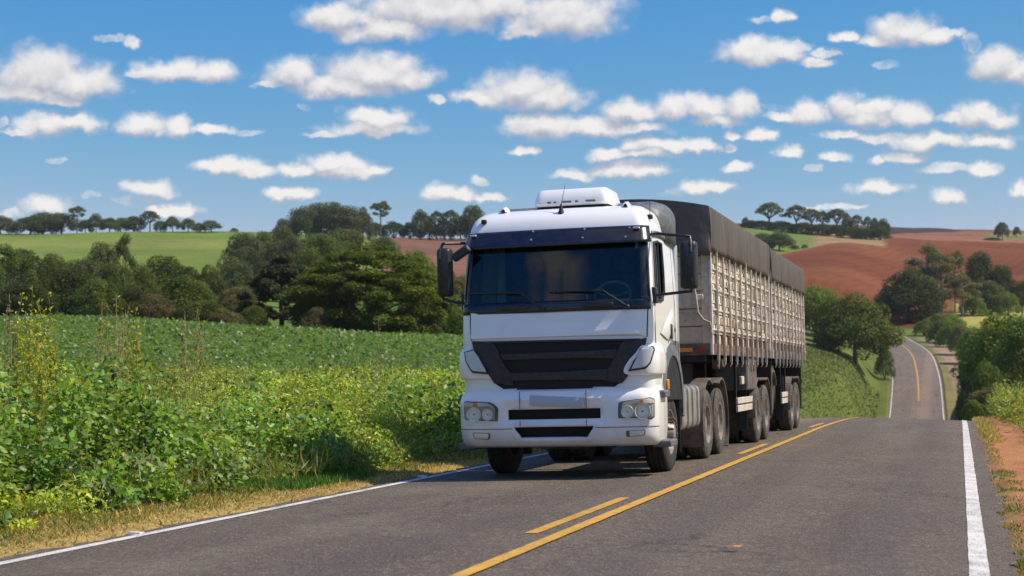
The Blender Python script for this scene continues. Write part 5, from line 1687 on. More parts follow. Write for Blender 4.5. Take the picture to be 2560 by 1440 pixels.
# ------------------------------------------------------------------ trees of the left skyline
GS = 'trees along the left skyline'
for a in [
 ('round', 2, 598, 540, 60, 'far', 'round tree cut by the left edge of the picture on the skyline'),
 ('round', 74, 596, 543, 66, 'far', 'low round tree at the left end of the dense skyline clump'),
 ('round', 106, 600, 532, 74, 'far', 'broad rounded tree in the middle of the dense skyline clump at the left'),
 ('round', 152, 602, 533, 76, 'far', 'broad rounded tree at the right end of the dense skyline clump, beside the umbrella pine'),
 ('pine', 192, 596, 516, 34, 'far', 'umbrella pine standing above the dense skyline clump at the far left'),
 ('round', 214, 604, 549, 34, 'far', 'small dark tree just right of the far left umbrella pine'),
 ('round', 240, 597, 534, 36, 'far', 'narrow rounded tree second right of the far left umbrella pine'),
 ('round', 275, 597, 545, 42, 'far', 'dark low tree left of the gap on the left skyline'),
 ('dome', 303, 604, 544, 34, 'far', 'thin tree between two dark low trees on the left skyline'),
 ('round', 336, 597, 541, 54, 'far', 'wide dark tree left of the tall lacy umbrella tree on the skyline'),
 ('parasol', 375, 596, 527, 42, 'far', 'tall lacy umbrella tree over the middle of the green hill'),
 ('round', 401, 600, 552, 28, 'far', 'small bushy tree right of the lacy umbrella tree'),
 ('dome', 431, 597, 541, 34, 'far', 'round headed tree with bare trunk, left of a pair on the green hill'),
 ('dome', 471, 597, 546, 34, 'far', 'round headed tree with bare trunk, right of a pair on the green hill'),
 ('bush', 500, 600, 557, 28, 'far', 'dark bushy tree beside the last skyline tree of the green hill'),
 ('dome', 527, 597, 551, 42, 'far', 'last tree at the right end of the green hill row'),
 ('bush', 586, 598, 570, 17, 'far', 'tiny lone bush on the bare green skyline'),
]: tree(*a, group=GS)
# tall clump on the skyline left of the truck, lone pine, row behind the mirror
GC = 'tall trees of the hilltop clump left of the truck'
for a in [
 ('round', 708, 520, 547, 36, 'far', 'small pale tree at the left foot of the tall hilltop clump'),
 ('column', 740, 505, 520, 42, 'far', 'leftmost tall tree of the hilltop clump'),
 ('round', 762, 500, 516, 60, 'far', 'tall rounded tree at the left of the hilltop clump'),
 ('round', 800, 505, 508, 72, 'far', 'rounded crown left of the highest point of the hilltop clump'),
 ('round', 832, 500, 506, 72, 'far', 'highest rounded crown of the hilltop clump'),
 ('column', 856, 495, 512, 46, 'far', 'slender tree right of the highest crown of the hilltop clump'),
 ('column', 880, 495, 514, 44, 'far', 'slender pointed tree second from the right end of the hilltop clump'),
 ('round', 906, 500, 519, 46, 'far', 'last rounded tree at the right end of the hilltop clump'),
]: tree(*a, group=GC)
tree('pine', 951, 560, 503, 40, 'far', 'lone tall pine above the hilltop between the clump and the truck')
GR = 'trees along the ridge beside the left mirror'
for a in [
 ('bush', 940, 600, 556, 40, 'dark', 'low dark bush at the foot of the lone tall pine'),
 ('bush', 985, 600, 553, 56, 'dark', 'low dark thicket right of the lone tall pine'),
 ('bush', 1025, 602, 556, 44, 'dark', 'dark thicket left of the first round ridge tree'),
 ('dome', 1052, 597, 524, 42, 'far', 'round headed ridge tree, first from the lone tall pine'),
 ('parasol', 1092, 597, 528, 40, 'far', 'thin umbrella tree on the ridge above the red field'),
 ('parasol', 1127, 597, 525, 42, 'far', 'umbrella tree on the ridge above the left mirror'),
 ('round', 1075, 604, 556, 50, 'far', 'low round tree under the thin umbrella tree on the ridge'),
 ('round', 1112, 604, 553, 52, 'far', 'low round tree under the umbrella tree above the left mirror'),
 ('round', 1152, 602, 542, 50, 'far', 'round ridge tree just left of the cab roof'),
 ('round', 1184, 598, 514, 60, 'far', 'tall ridge tree touching the cab roof'),
]: tree(*a, group=GR)
# trees climbing the slope behind the big spreading tree
GM = 'trees on the slope below the hilltop clump'
for a in [
 ('round', 612, 330, 583, 76, 'far', 'round tree standing forward at the edge of the green hill'),
 ('round', 660, 345, 580, 60, 'mid', 'round tree just right of the one at the edge of the green hill'),
 ('round', 707, 360, 569, 62, 'mid', 'brownish round tree under the left end of the hilltop clump'),
 ('round', 690, 320, 605, 70, 'far', 'grey green tree below the brownish one on the slope'),
 ('round', 728, 312, 592, 60, 'far', 'pale round tree in the middle of the slope group'),
 ('round', 640, 300, 628, 56, 'dark', 'dark small tree at the foot of the slope group'),
 ('round', 800, 330, 586, 116, 'mid', 'wide tree with arched crown above the dark conifer'),
 ('round', 868, 345, 573, 112, 'mid', 'widest arched tree directly under the hilltop clump'),
 ('round', 958, 350, 593, 70, 'far', 'brownish tree left of the red field on the slope'),
 ('round', 770, 285, 622, 84, 'lush', 'bright green tree between the conifer and the arched trees'),
 ('round', 700, 280, 640, 70, 'far', 'grey green tree behind the top of the dark conifer'),
 ('round', 1040, 250, 628, 92, 'fresh', 'fresh green tree behind the right shoulder of the big spreading tree'),
 ('round', 1105, 260, 668, 76, 'olive', 'olive tree between the spreading tree and the cab'),
 ('round', 1150, 255, 690, 90, 'olive', 'brownish tree partly hidden by the cab'),
]: tree(*a, group=GM)
# valley trees behind the soybean field
GV = 'trees in the valley behind the soybean field'
for a in [
 ('eucalypt', 20, 165, 612, 120, 'mid', 'tall dark tree at the left edge of the valley', True),
 ('round', 58, 172, 626, 90, 'dark', 'dense dark tree second from the left edge of the valley'),
 ('round', 130, 190, 637, 84, 'mid', 'rounded greyish tree left of the dark dome tree in the valley'),
 ('round', 205, 205, 648, 90, 'far', 'pale rounded tree behind the dark dome tree in the valley'),
 ('round', 190, 138, 676, 130, 'dark', 'dark dome tree over the field edge at the left'),
 ('round', 258, 215, 609, 70, 'far', 'tall rounded tree left of the tallest valley tree'),
 ('eucalypt', 314, 220, 586, 66, 'mid', 'tallest slim tree of the valley against the green hill'),
 ('round', 285, 185, 655, 84, 'mid', 'greyish tree in front of the tallest valley tree'),
 ('round', 350, 200, 668, 80, 'mid', 'round tree right of the tallest valley tree'),
 ('round', 412, 205, 641, 104, 'mid', 'wide rounded tree in the middle of the valley'),
 ('round', 468, 190, 668, 84, 'dark', 'dark tree right of the wide rounded valley tree'),
 ('round', 462, 150, 690, 108, 'mid', 'smooth domed tree low in the middle of the valley'),
 ('round', 524, 180, 665, 70, 'mid', 'narrow round tree behind the smooth domed one'),
 ('round', 574, 215, 643, 84, 'far', 'greyish rounded tree below the edge of the green hill'),
 ('round', 540, 155, 700, 70, 'dark', 'dark tree right of the smooth domed one'),
 ('round', 606, 190, 655, 60, 'far', 'pale brown tree left of the dark conifer'),
 ('round', 600, 145, 716, 92, 'olive', 'brownish tree low beside the dark conifer'),
 ('round', 245, 130, 700, 90, 'mid', 'domed tree right of the dark dome tree at the field edge'),
 ('round', 330, 135, 716, 80, 'dark', 'dark low tree at the field edge left of the middle'),
 ('round', 60, 128, 705, 120, 'dark', 'dark low tree behind the tall yellow weeds'),
 ('round', 385, 128, 735, 84, 'olive', 'low olive tree at the field edge'),
 ('round', 515, 128, 752, 90, 'mid', 'low tree at the field edge under the brownish tree'),
]: tree(*a[:7], group=GV, pale=len(a) > 7)
tree('conifer', 706, 128, 642, 168, 'deep', 'dark ragged conifer with reddish boughs left of the big spreading tree', sink=.4)
tree('spread', 924, 122, 620, 325, 'lush', 'big spreading tree with wide domed crown behind the field', sink=.3)
GU = 'bushes along the far edge of the soybean field'
for i, (px, top, w, lf, lb) in enumerate([
 (455, 768, 70, 'dark', 'low dark bush under the smooth domed valley tree'), (565, 772, 80, 'olive', 'olive bush left of the conifer foot'),
 (630, 765, 70, 'mid', 'leafy bush touching the left side of the conifer foot'), (790, 770, 76, 'olive', 'brownish bush between conifer and spreading tree'),
 (1065, 745, 100, 'fresh', 'fresh green bush right of the spreading tree foot'), (1120, 752, 90, 'mid', 'leafy bush beside the left mirror bracket'),
 (1160, 770, 90, 'mid', 'bush disappearing behind the cab at the field edge'), (985, 775, 80, 'dark', 'dark bush under the right side of the spreading tree')]):
    tree('bush', px, 117 + i % 3 * 3, top, w, lf, lb, group=GU)

# ------------------------------------------------------------------ right side
GH = 'trees of the windbreak on the right skyline'
for a in [
 ('bush', 1863, 712, 543, 16, 'far', 'tiny round bush on the skyline just above the tarpaulin'),
 ('parasol', 1923, 690, 507, 58, 'far', 'large umbrella tree at the left end of the right skyline'),
 ('parasol', 1991, 690, 513, 52, 'far', 'dense umbrella tree second along the right skyline'),
 ('parasol', 2030, 690, 522, 40, 'far', 'umbrella tree third along the right skyline'),
 ('parasol', 2057, 692, 527, 28, 'far', 'slim pale tree fourth along the right skyline'),
 ('parasol', 2091, 688, 522, 52, 'far', 'wide flat umbrella tree in the middle of the right skyline'),
 ('round', 2117, 694, 534, 24, 'far', 'small tree tucked against the wide flat umbrella tree'),
 ('parasol', 2142, 690, 537, 27, 'far', 'small umbrella tree right of the wide flat one'),
 ('parasol', 2169, 690, 541, 18, 'far', 'smallest umbrella tree near the end of the windbreak'),
 ('dome', 2187, 685, 545, 20, 'far', 'slim round headed tree before the last of the windbreak'),
 ('round', 2207, 680, 547, 32, 'far', 'full round tree closing the right end of the windbreak'),
]: tree(*a, group=GH)
GB = 'bushes under the windbreak trees'
for i, (px, Y, top, w, lb) in enumerate([(1905, 690, 551, 60, 'low dark bush below the large umbrella tree'), (1955, 690, 553, 62, 'low dark bush left of the dense umbrella tree'),
  (2005, 685, 556, 60, 'low dark bush below the dense umbrella tree'), (2050, 680, 560, 60, 'low dark bush below the slim pale skyline tree'),
  (2092, 672, 563, 56, 'low dark bush below the wide flat umbrella tree'), (2130, 655, 567, 60, 'dark bush dropping towards the ploughed field'),
  (2165, 645, 570, 56, 'dark bush below the smallest umbrella tree'), (2200, 640, 568, 46, 'dark bush at the foot of the last windbreak tree'), (1875, 700, 550, 40, 'low dark bush beside the tiny round skyline bush')]):
    tree('bush', px, Y, top, w, 'dark', lb, group=GB)
for a in [
 ('round', 1948, 545, 580, 62, 'far', 'round tree at the edge of the ploughed field just above the rear trailer'),
 ('round', 1905, 560, 584, 60, 'far', 'tree half hidden behind the tarpaulin beside the ploughed field'),
 ('bush', 1988, 556, 612, 18, 'far', 'small bush on the upper edge of the red field'),
 ('bush', 2012, 560, 611, 14, 'far', 'tiny bush beside the small one on the upper edge of the red field'),
 ('dome', 2504, 700, 556, 30, 'far', 'lone round headed tree on the upper red field at the right'),
 ('dome', 2542, 720, 567, 17, 'far', 'smaller lone tree at the right edge on the upper red field'),
 ('bush', 2480, 700, 594, 36, 'far', 'low scrub at the foot of the lone tree on the upper red field'),
]: tree(*a)
GE = 'tall trees beyond the bend of the road'
for a in [
 ('eucalypt', 2318, 385, 614, 120, 'olive', 'tallest feathery eucalyptus beyond the bend', True),
 ('eucalypt', 2355, 380, 634, 110, 'olive', 'feathery eucalyptus right of the tallest one', True),
 ('pine', 2388, 392, 627, 36, 'olive', 'slim eucalyptus with round head against the red field', True),
 ('eucalypt', 2405, 372, 690, 90, 'olive', 'lower eucalyptus at the right of the tall group', True),
 ('round', 2275, 365, 678, 120, 'dark', 'very dark leaning tree left of the eucalyptus group'),
 ('round', 2228, 372, 716, 60, 'dark', 'small dark bough tree standing out left of the very dark tree'),
 ('round', 2450, 395, 630, 62, 'dark', 'dark domed tree right of the eucalyptus group'),
 ('round', 2502, 392, 664, 62, 'dark', 'dark rounded tree against the red field near the right edge'),
 ('round', 2475, 380, 702, 62, 'far', 'greyish round tree in front of the two dark domed ones'),
 ('bush', 2432, 375, 738, 56, 'fresh', 'bright bush at the edge of the cut field'),
 ('bush', 2478, 378, 738, 46, 'mid', 'mid green bush at the edge of the cut field'),
 ('bush', 2520, 380, 730, 50, 'fresh', 'second bright bush at the edge of the cut field'),
 ('round', 2556, 385, 702, 40, 'mid', 'tree cut by the right edge above the cut field'),
 ('round', 2290, 362, 775, 46, 'dark', 'dark low tree at the foot of the eucalyptus trunks'),
]: tree(*a[:7], group=GE, pale=len(a) > 7)
GL = 'trees between the trailers and the far road'
for a in [
 ('round', 2040, 250, 716, 96, 'fresh', 'leafy tree directly behind the rear trailer'),
 ('round', 2085, 238, 745, 76, 'mid', 'shadowy tree between the two larger trees left of the far road'),
 ('round', 2146, 228, 737, 152, 'mid', 'large broad tree left of the far road'),
 ('bush', 2212, 240, 866, 40, 'mid', 'leafy branches reaching towards the left edge line of the far road'),
 ('round', 2022, 262, 752, 70, 'mid', 'tree peeking out low behind the rear trailer'),
]: tree(*a, group=GL)
GX = 'bushes on the right bank of the road'
for a in [
 ('bush', 2520, 152, 786, 206, 'fresh', 'huge round bush on the right bank'),
 ('bush', 2575, 140, 795, 150, 'mid', 'large bush cut by the right edge of the picture'),
 ('bush', 2428, 175, 858, 60, 'dark', 'dark lower bush hanging over the far road shoulder'),
 ('bush', 2432, 76, 1000, 50, 'fresh', 'low bright green shrub just beyond the crest beside the far road verge'),
 ('bush', 2492, 78, 968, 110, 'olive', 'low brownish bush in front of the huge round bush'),
 ('bush', 2570, 80, 955, 120, 'fresh', 'low grassy green bush cut by the right edge'),
 ('bush', 2470, 128, 905, 80, 'mid', 'mid green bush at the left foot of the huge round bush'),
]: tree(*a, group=GX)
GK = 'scrub along the right side of the far road'
for i, (px, Y, top, w, lf, lb) in enumerate([(2311, 322, 798, 46, 'fresh', 'low scrub at the inner end of the bend'), (2349, 305, 800, 50, 'far', 'low scrub beside the bend, second from its inner end'),
   (2374, 290, 803, 52, 'fresh', 'low scrub over the right edge line, third along the bend'), (2402, 272, 810, 54, 'olive', 'low scrub over the right edge line, fourth along the bend'), (2428, 258, 818, 56, 'fresh', 'low scrub nearest the dark bush on the right of the far road'),
   (2345, 340, 785, 60, 'fresh', 'pale scrub behind the row beside the bend'), (2385, 300, 788, 60, 'fresh', 'pale scrub in front of the cut field')]):
    tree('bush', px, Y, top, w, lf, lb, group=GK)
# ------------------------------------------------------------------ weeds on the bank, soybeans, verge grass
def pts_road(rng, n, y0, y1, u0, u1, pw=1.0):
    """random points by distance Y and offset u"""
    Y = y0 + (y1 - y0) * rng.random(n) ** pw
    u = u0 + (u1 - u0) * rng.random(n)
    dx = (road_x(Y + .5) - road_x(Y - .5)); k = 1 / np.sqrt(1 + dx * dx)
    X = road_x(Y) + u * k; Y2 = Y - dx * k * u
    return X, Y2, u
def plant_cloud(rng, X, Y, H, nleaf, kind):
    """many-leaved herbs: leaves set along a stem and side shoots of each plant at (X, Y) with height H"""
    idx = np.repeat(np.arange(len(X)), nleaf)
    n = len(idx); h = H[idx]
    t = rng.random(n) ** .7
    th = rng.random(n) * 6.283
    rad = (.10 + .26 * h * np.sqrt(np.clip(1.02 - t, 0, 1))) * np.sqrt(rng.random(n)) if kind != 'spike' else .05 + .06 * (1 - t)
    lean = rng.normal(0, .10, (len(X), 2))[idx] * (h * t)[:, None]
    z0 = ground_z(X, Y)[idx]
    P = np.stack([X[idx] + rad * np.cos(th) + lean[:, 0], Y[idx] + rad * np.sin(th) + lean[:, 1], z0 + h * t], 1)
    outw = np.stack([np.cos(th), np.sin(th), rng.normal(.15, .4, n)], 1)
    return idx, P, outw, t
LEAF_W = leaf_material('weed_leaves', (1, 1, 1), trans=.44, rough=.42, spec=.75, vary=0)

def build_weeds():
    rng = np.random.default_rng(42)
    Vs, Fs, Cs = [], [], []; off = 0
    def addl(P, ax, nm, L, Wd, C, fold=.2):
        nonlocal off
        V, F = leaves(P, ax, nm, L, Wd, fold)
        Vs.append(V); Fs.append(F + off); Cs.append(np.repeat(C, 4, 0)); off += len(V)
    def tone(n, idx, npl, base, s1=.30, s2=.22, hue=.12):
        a = rng.normal(1, s1, npl)[idx] * rng.normal(1, s2, n)
        y = (rng.normal(0, hue, npl)[idx] + rng.normal(0, hue * .6, n))
        return np.clip(np.stack([a * (1 + y), a, a * (1 - y)], 1) * np.array(base), .004, .7)
    # zones: (count, Y0, Y1, pw, leaf scale)
    for (npl, y0, y1, pw, ls, nl) in [(4600, 10.5, 26, 1.0, 1.0, 66), (2600, 26, 42, 1.0, 1.3, 42), (1000, 42, 66, 1.0, 1.9, 24)]:
        X, Y, u = pts_road(rng, npl, y0, y1, -13.4, -4.75, pw)
        e = -4.75 - u
        keep = rng.random(npl) < np.clip(1.1 - .10 * np.maximum(e - 6.0, 0), .5, 1)
        front = 1.15 * (hnoise(X, Y, 1.6, 21)) * 1.5 + .5 * hnoise(X, Y, .5, 22) - .35          # ragged front edge
        keep &= e > front * .55
        X, Y, u, e = X[keep], Y[keep], u[keep], e[keep]
        pn = hnoise(X, Y, 2.4, 31); pn2 = hnoise(X, Y, .9, 32); mound = hnoise(X, Y, 1.5, 33)
        H = (.26 + .74 * smooth(.1, 1.8, e)) * (.42 + 1.0 * mound) * rng.uniform(.55, 1.35, len(X))
        H = np.where(rng.random(len(X)) < .10, H * 1.45, H)
        gap = hnoise(X, Y, .75, 37)
        H *= np.where(gap < .30, .30 + .5 * smooth(.15, .30, gap), 1)
        H = np.minimum(H, 1.02 + .62 * hnoise(X, Y, 1.7, 38) * smooth(30, 20, Y) + .12 * rng.random(len(X)))
        H *= 1 - .30 * smooth(5, 8, e)
        sp = np.where(pn + .6 * (pn2 - .5) + rng.normal(0, .12, len(X)) > .58, 0, np.where(pn2 + rng.normal(0, .15, len(X)) > .47, 1, 2))
        # 0 broad dark leaves, 1 yellow-green mid leaves, 2 narrow leaves with dry stalks
        for k, (base, L0, asp, up, fold) in enumerate([((.165, .275, .036), .070, .80, .65, .15), ((.37, .44, .040), .054, .55, .45, .2), ((.38, .44, .085), .074, .18, .2, .2)]):
            m = sp == k
            if not m.any(): continue
            idx, P, outw, t = plant_cloud(rng, X[m], Y[m], H[m], nl if k else int(nl * .8), 'herb')
            n = len(idx)
            nm = unit(outw * .35 + rng.normal(size=(n, 3)) * .45 + np.array([.15, -.15, up]))
            ax = outw + rng.normal(size=(n, 3)) * .5
            ax = unit(ax - nm * (ax * nm).sum(1, keepdims=True))
            L = L0 * ls * rng.uniform(.55, 1.5, n)
            addl(P, ax, nm, L, L * asp * rng.uniform(.8, 1.2, n), tone(n, idx, m.sum(), base), fold)
        # stalks and yellow flower heads
        m = rng.random(len(X)) < .03 * (hnoise(X, Y, 3.0, 36) > .5)
        idx, P, outw, t = plant_cloud(rng, X[m], Y[m], H[m] * 1.18, 12, 'spike'); n = len(idx)
        P[:, 2] = ground_z(X[m], Y[m])[idx] + (H[m] * 1.02)[idx] * (.6 + .4 * t)
        nm = unit(rng.normal(size=(n, 3))); ax = unit(outw * .6 + np.array([0, 0, .7]))
        L = .040 * ls * rng.uniform(.5, 1.2, n)
        addl(P, ax, nm, L, L * .7, tone(n, idx, m.sum(), (.34, .31, .03), hue=.08))
        m = rng.random(len(X)) < .30
        X2, Y2, H2 = X[m], Y[m], H[m]; n = len(X2)
        P = np.stack([X2, Y2, ground_z(X2, Y2)], 1); ax = unit(np.stack([rng.normal(0, .12, n), rng.normal(0, .12, n), np.ones(n)], 1))
        nm = unit(np.cross(ax, rng.normal(size=(n, 3))))
        addl(P, ax, nm, H2 * rng.uniform(.9, 1.35, n), np.full(n, .012 * ls), tone(n, np.arange(n), n, (.26, .21, .10)), 0)
    # long arching grasses among the herbs
    n = 46000
    X, Y, u = pts_road(rng, n, 10.5, 42, -12.5, -4.7)
    k = (hnoise(X, Y, 1.3, 43) + .4 * hnoise(X, Y, .4, 44) > .72); X, Y, u = X[k], Y[k], u[k]; n = len(X)
    Hh = (.25 + .7 * smooth(-5.0, -7.0, u)) * rng.uniform(.5, 1.15, n)
    P = np.stack([X, Y, ground_z(X, Y) + Hh * rng.uniform(.3, .95, n)], 1)
    ax = unit(np.stack([rng.normal(0, .45, n), rng.normal(0, .45, n), rng.normal(.75, .35, n)], 1)); nm = unit(np.cross(ax, rng.normal(size=(n, 3))))
    dry = rng.random((n, 1)) < .35
    addl(P, ax, nm, rng.uniform(.18, .42, n), .011 * (1 + (Y - 10) * .03), tone(n, np.arange(n), n, (1, 1, 1)) * np.where(dry, np.array((.42, .34, .14)), np.array((.26, .34, .06))), .1)
    # large pale leaves low at the front
    n = 1500
    X, Y, u = pts_road(rng, n, 9.5, 22, -6.6, -5.1)
    k = hnoise(X, Y, .9, 41) > .62; X, Y = X[k], Y[k]; n = len(X)
    P = np.stack([X, Y, ground_z(X, Y) + rng.uniform(.05, .5, n)], 1)
    nm = unit(rng.normal(size=(n, 3)) * .4 + np.array([.25, -.3, .8])); ax = unit(rng.normal(size=(n, 3)) + np.array([.4, -.5, 0])); ax = unit(ax - nm * (ax * nm).sum(1, keepdims=True))
    L = rng.uniform(.07, .13, n); addl(P, ax, nm, L, L * .95, tone(n, np.arange(n), n, (.25, .34, .12)), .08)
    o = mesh_obj('weeds', np.concatenate(Vs), np.concatenate(Fs), LEAF_W, col=np.concatenate(Cs), smooth_=False)
    tag(o, 'dense mixed weeds and wild herbs on the bank left of the road', 'weeds', kind='stuff')

    # ---- soybeans
    Vs.clear(); Fs.clear(); Cs.clear(); off = 0
    n = 300000
    Yd = 1 / (1 / 128. + (1 / 15. - 1 / 128.) * rng.random(n))
    t = rng.uniform(-.40, .02, n)
    X = t * Yd; Y = Yd
    u = road_uv(X, Y)
    k = (u < -11.6 - 1.6 * hnoise(X, Y, 1.6, 51)) & (Y < 127); X, Y, u = X[k], Y[k], u[k]; n = len(X)
    uu = u * 1.0
    rowz = .5 + .5 * np.cos(uu * 2 * math.pi / .62)
    Hc = .62 * (.78 + .3 * hnoise(X, Y, 1.2, 52) + .12 * rowz) * smooth(-11.2, -12.6, u)
    d = np.sqrt(X * X + Y * Y)
    P = np.stack([X, Y, ground_z(X, Y) + Hc * (1 - .55 * rng.random(n) ** 2.2)], 1)
    nm = unit(rng.normal(size=(n, 3)) * .42 + np.array([.1, -.12, .85])); ax = unit(rng.normal(size=(n, 3))); ax = unit(ax - nm * (ax * nm).sum(1, keepdims=True))
    L = np.maximum(.085, d * .0026) * rng.uniform(.6, 1.3, n)
    addl(P, ax, nm, L, L * .72, tone(n, np.arange(n), n, (.125, .205, .040), s1=.12, s2=.14, hue=.07), .15)
    o = mesh_obj('soybean_crop', np.concatenate(Vs), np.concatenate(Fs), LEAF_W, col=np.concatenate(Cs), smooth_=False)
    tag(o, 'even green soybean crop rising behind the weeds to the valley trees', 'crop', kind='stuff')

    # ---- verge grass on both sides
    Vs.clear(); Fs.clear(); Cs.clear(); off = 0
    def blades(n, y0, y1, u0, u1, h0, h1, base, patch=None, dens=None, wd=.010, pw=1.0, s=.2, flat=.45):
        X, Y, u = pts_road(rng, n, y0, y1, u0, u1, pw)
        if patch: q = hnoise(X, Y, patch[0], patch[1]) + .3 * hnoise(X, Y, patch[0] * .3, patch[1] + 1); k = q > patch[2]; X, Y, u = X[k], Y[k], u[k]
        n = len(X)
        if not n: return
        P = np.stack([X, Y, ground_z(X, Y) - .005], 1)
        ax = unit(np.stack([rng.normal(0, flat, n), rng.normal(0, flat, n), np.abs(rng.normal(.8, .25, n)) + .1], 1))
        nm = unit(np.cross(ax, rng.normal(size=(n, 3))))
        addl(P, ax, nm, rng.uniform(h0, h1, n), wd * rng.uniform(.6, 1.4, n), tone(n, np.arange(n), n, base, s2=s), .1)
    eL = EDGE_L
    blades(30000, 9, 26, eL - 1.6, eL - .05, .02, .07, (.46, .34, .13), flat=1.0)
    blades(16000, 9, 26, eL - 2.0, eL - .35, .03, .10, (.17, .19, .04), (.6, 61, .62), flat=.7)
    blades(15000, 9, 26, eL - 2.3, eL - .7, .05, .17, (.16, .20, .04), (.7, 62, .68), flat=.6)
    blades(9000, 17, 21, eL - 1.6, eL - .5, .05, .16, (.07, .17, .02), (.9, 63, .62))
    blades(12000, 9, 26, eL - 2.6, eL - .8, .04, .12, (.42, .33, .13), (.8, 68, .6), flat=.9)
    blades(14000, 24, 48, eL - 2.4, eL - .05, .03, .14, (.20, .20, .05), wd=.018)
    eR = EDGE_R
    blades(5000, 9, 24, eR - .04, eR + .35, .02, .09, (.14, .18, .035), (.35, 64, .72), flat=.7)
    blades(5000, 9, 40, eR - .02, eR + .25, .02, .08, (.32, .24, .10), (.5, 65, .55), flat=1.0)
    blades(7000, 33, 62, eR + .05, eR + .45, .04, .18, (.40, .32, .12), (.9, 66, .6), wd=.018)
    blades(6000, 34, 60, eR + 1.0, eR + 3, .05, .3, (.22, .28, .045), (.8, 67, .5), wd=.016)
    o = mesh_obj('verge_grass', np.concatenate(Vs), np.concatenate(Fs), LEAF_W, col=np.concatenate(Cs), smooth_=False)
    tag(o, 'short dry and green grass along both edges of the road', 'grass', kind='stuff')

    # ---- weeds on the right bank and grass on the slope beyond the crest
    Vs.clear(); Fs.clear(); Cs.clear(); off = 0
    for (npl, y0, y1, u0, u1, ls, nl, hh) in [(1500, 33, 78, EDGE_R + .75, EDGE_R + 7.5, 1.7, 34, .75)]:
        X, Y, u = pts_road(rng, npl, y0, y1, u0, u1)
        k = (u - EDGE_R) > .75 + .5 * hnoise(X, Y, 1.2, 71) + np.maximum(0, 38 - Y) * .03; X, Y, u = X[k], Y[k], u[k]
        H = hh * (.5 + .8 * hnoise(X, Y, 1.8, 72)) * rng.uniform(.7, 1.2, len(X))
        pn = hnoise(X, Y, 2.2, 73)
        for m, base, asp in [(pn > .5, (.25, .29, .045), .6), (pn <= .5, (.27, .29, .06), .3)]:
            idx, P, outw, t = plant_cloud(rng, X[m], Y[m], H[m], nl, 'herb'); n = len(idx)
            nm = unit(outw * .35 + rng.normal(size=(n, 3)) * .45 + np.array([.15, -.15, .6])); ax = unit(outw + rng.normal(size=(n, 3)) * .5)
            L = .07 * ls * rng.uniform(.6, 1.4, n); addl(P, ax, nm, L, L * asp, tone(n, idx, m.sum(), base))
    n = 45000
    px = np.concatenate([rng.uniform(1900, 2240, n), rng.uniform(2395, 2600, n // 2)]); Y = np.concatenate([rng.uniform(90, 230, n), rng.uniform(62, 230, n // 2)])
    X = (px - 1280) / FPX * Y; u = road_uv(X, Y); k = (u < EDGE_L - 1.5) | (u > EDGE_R + np.where(Y < 125, .6, 2.0)); X, Y = X[k], Y[k]; n = len(X)
    P = np.stack([X, Y, ground_z(X, Y) - .05], 1); ax = unit(np.stack([rng.normal(0, .9, n), rng.normal(0, .9, n), np.ones(n)], 1)); nm = unit(rng.normal(size=(n, 3)) * .5 + np.array([.5, -.4, .5]))
    L = Y * .0013 * rng.uniform(.5, 1.3, n) * (.6 + .7 * hnoise(X, Y, 1.1, 75)); base = np.where(((hnoise(X, Y, 9, 76) + rng.normal(0, .22, n)) > .5)[:, None], np.array((.21, .215, .048)), np.array((.135, .175, .032)))
    C = tone(n, np.arange(n), n, (1, 1, 1)) * base
    addl(P, ax, nm, L, L * .5, C)
    o = mesh_obj('bank_grass', np.concatenate(Vs), np.concatenate(Fs), LEAF_W, col=np.concatenate(Cs), smooth_=False)
    tag(o, 'tall grass and weeds on the banks beyond the crest and right of the road', 'grass', kind='stuff')
build_weeds()

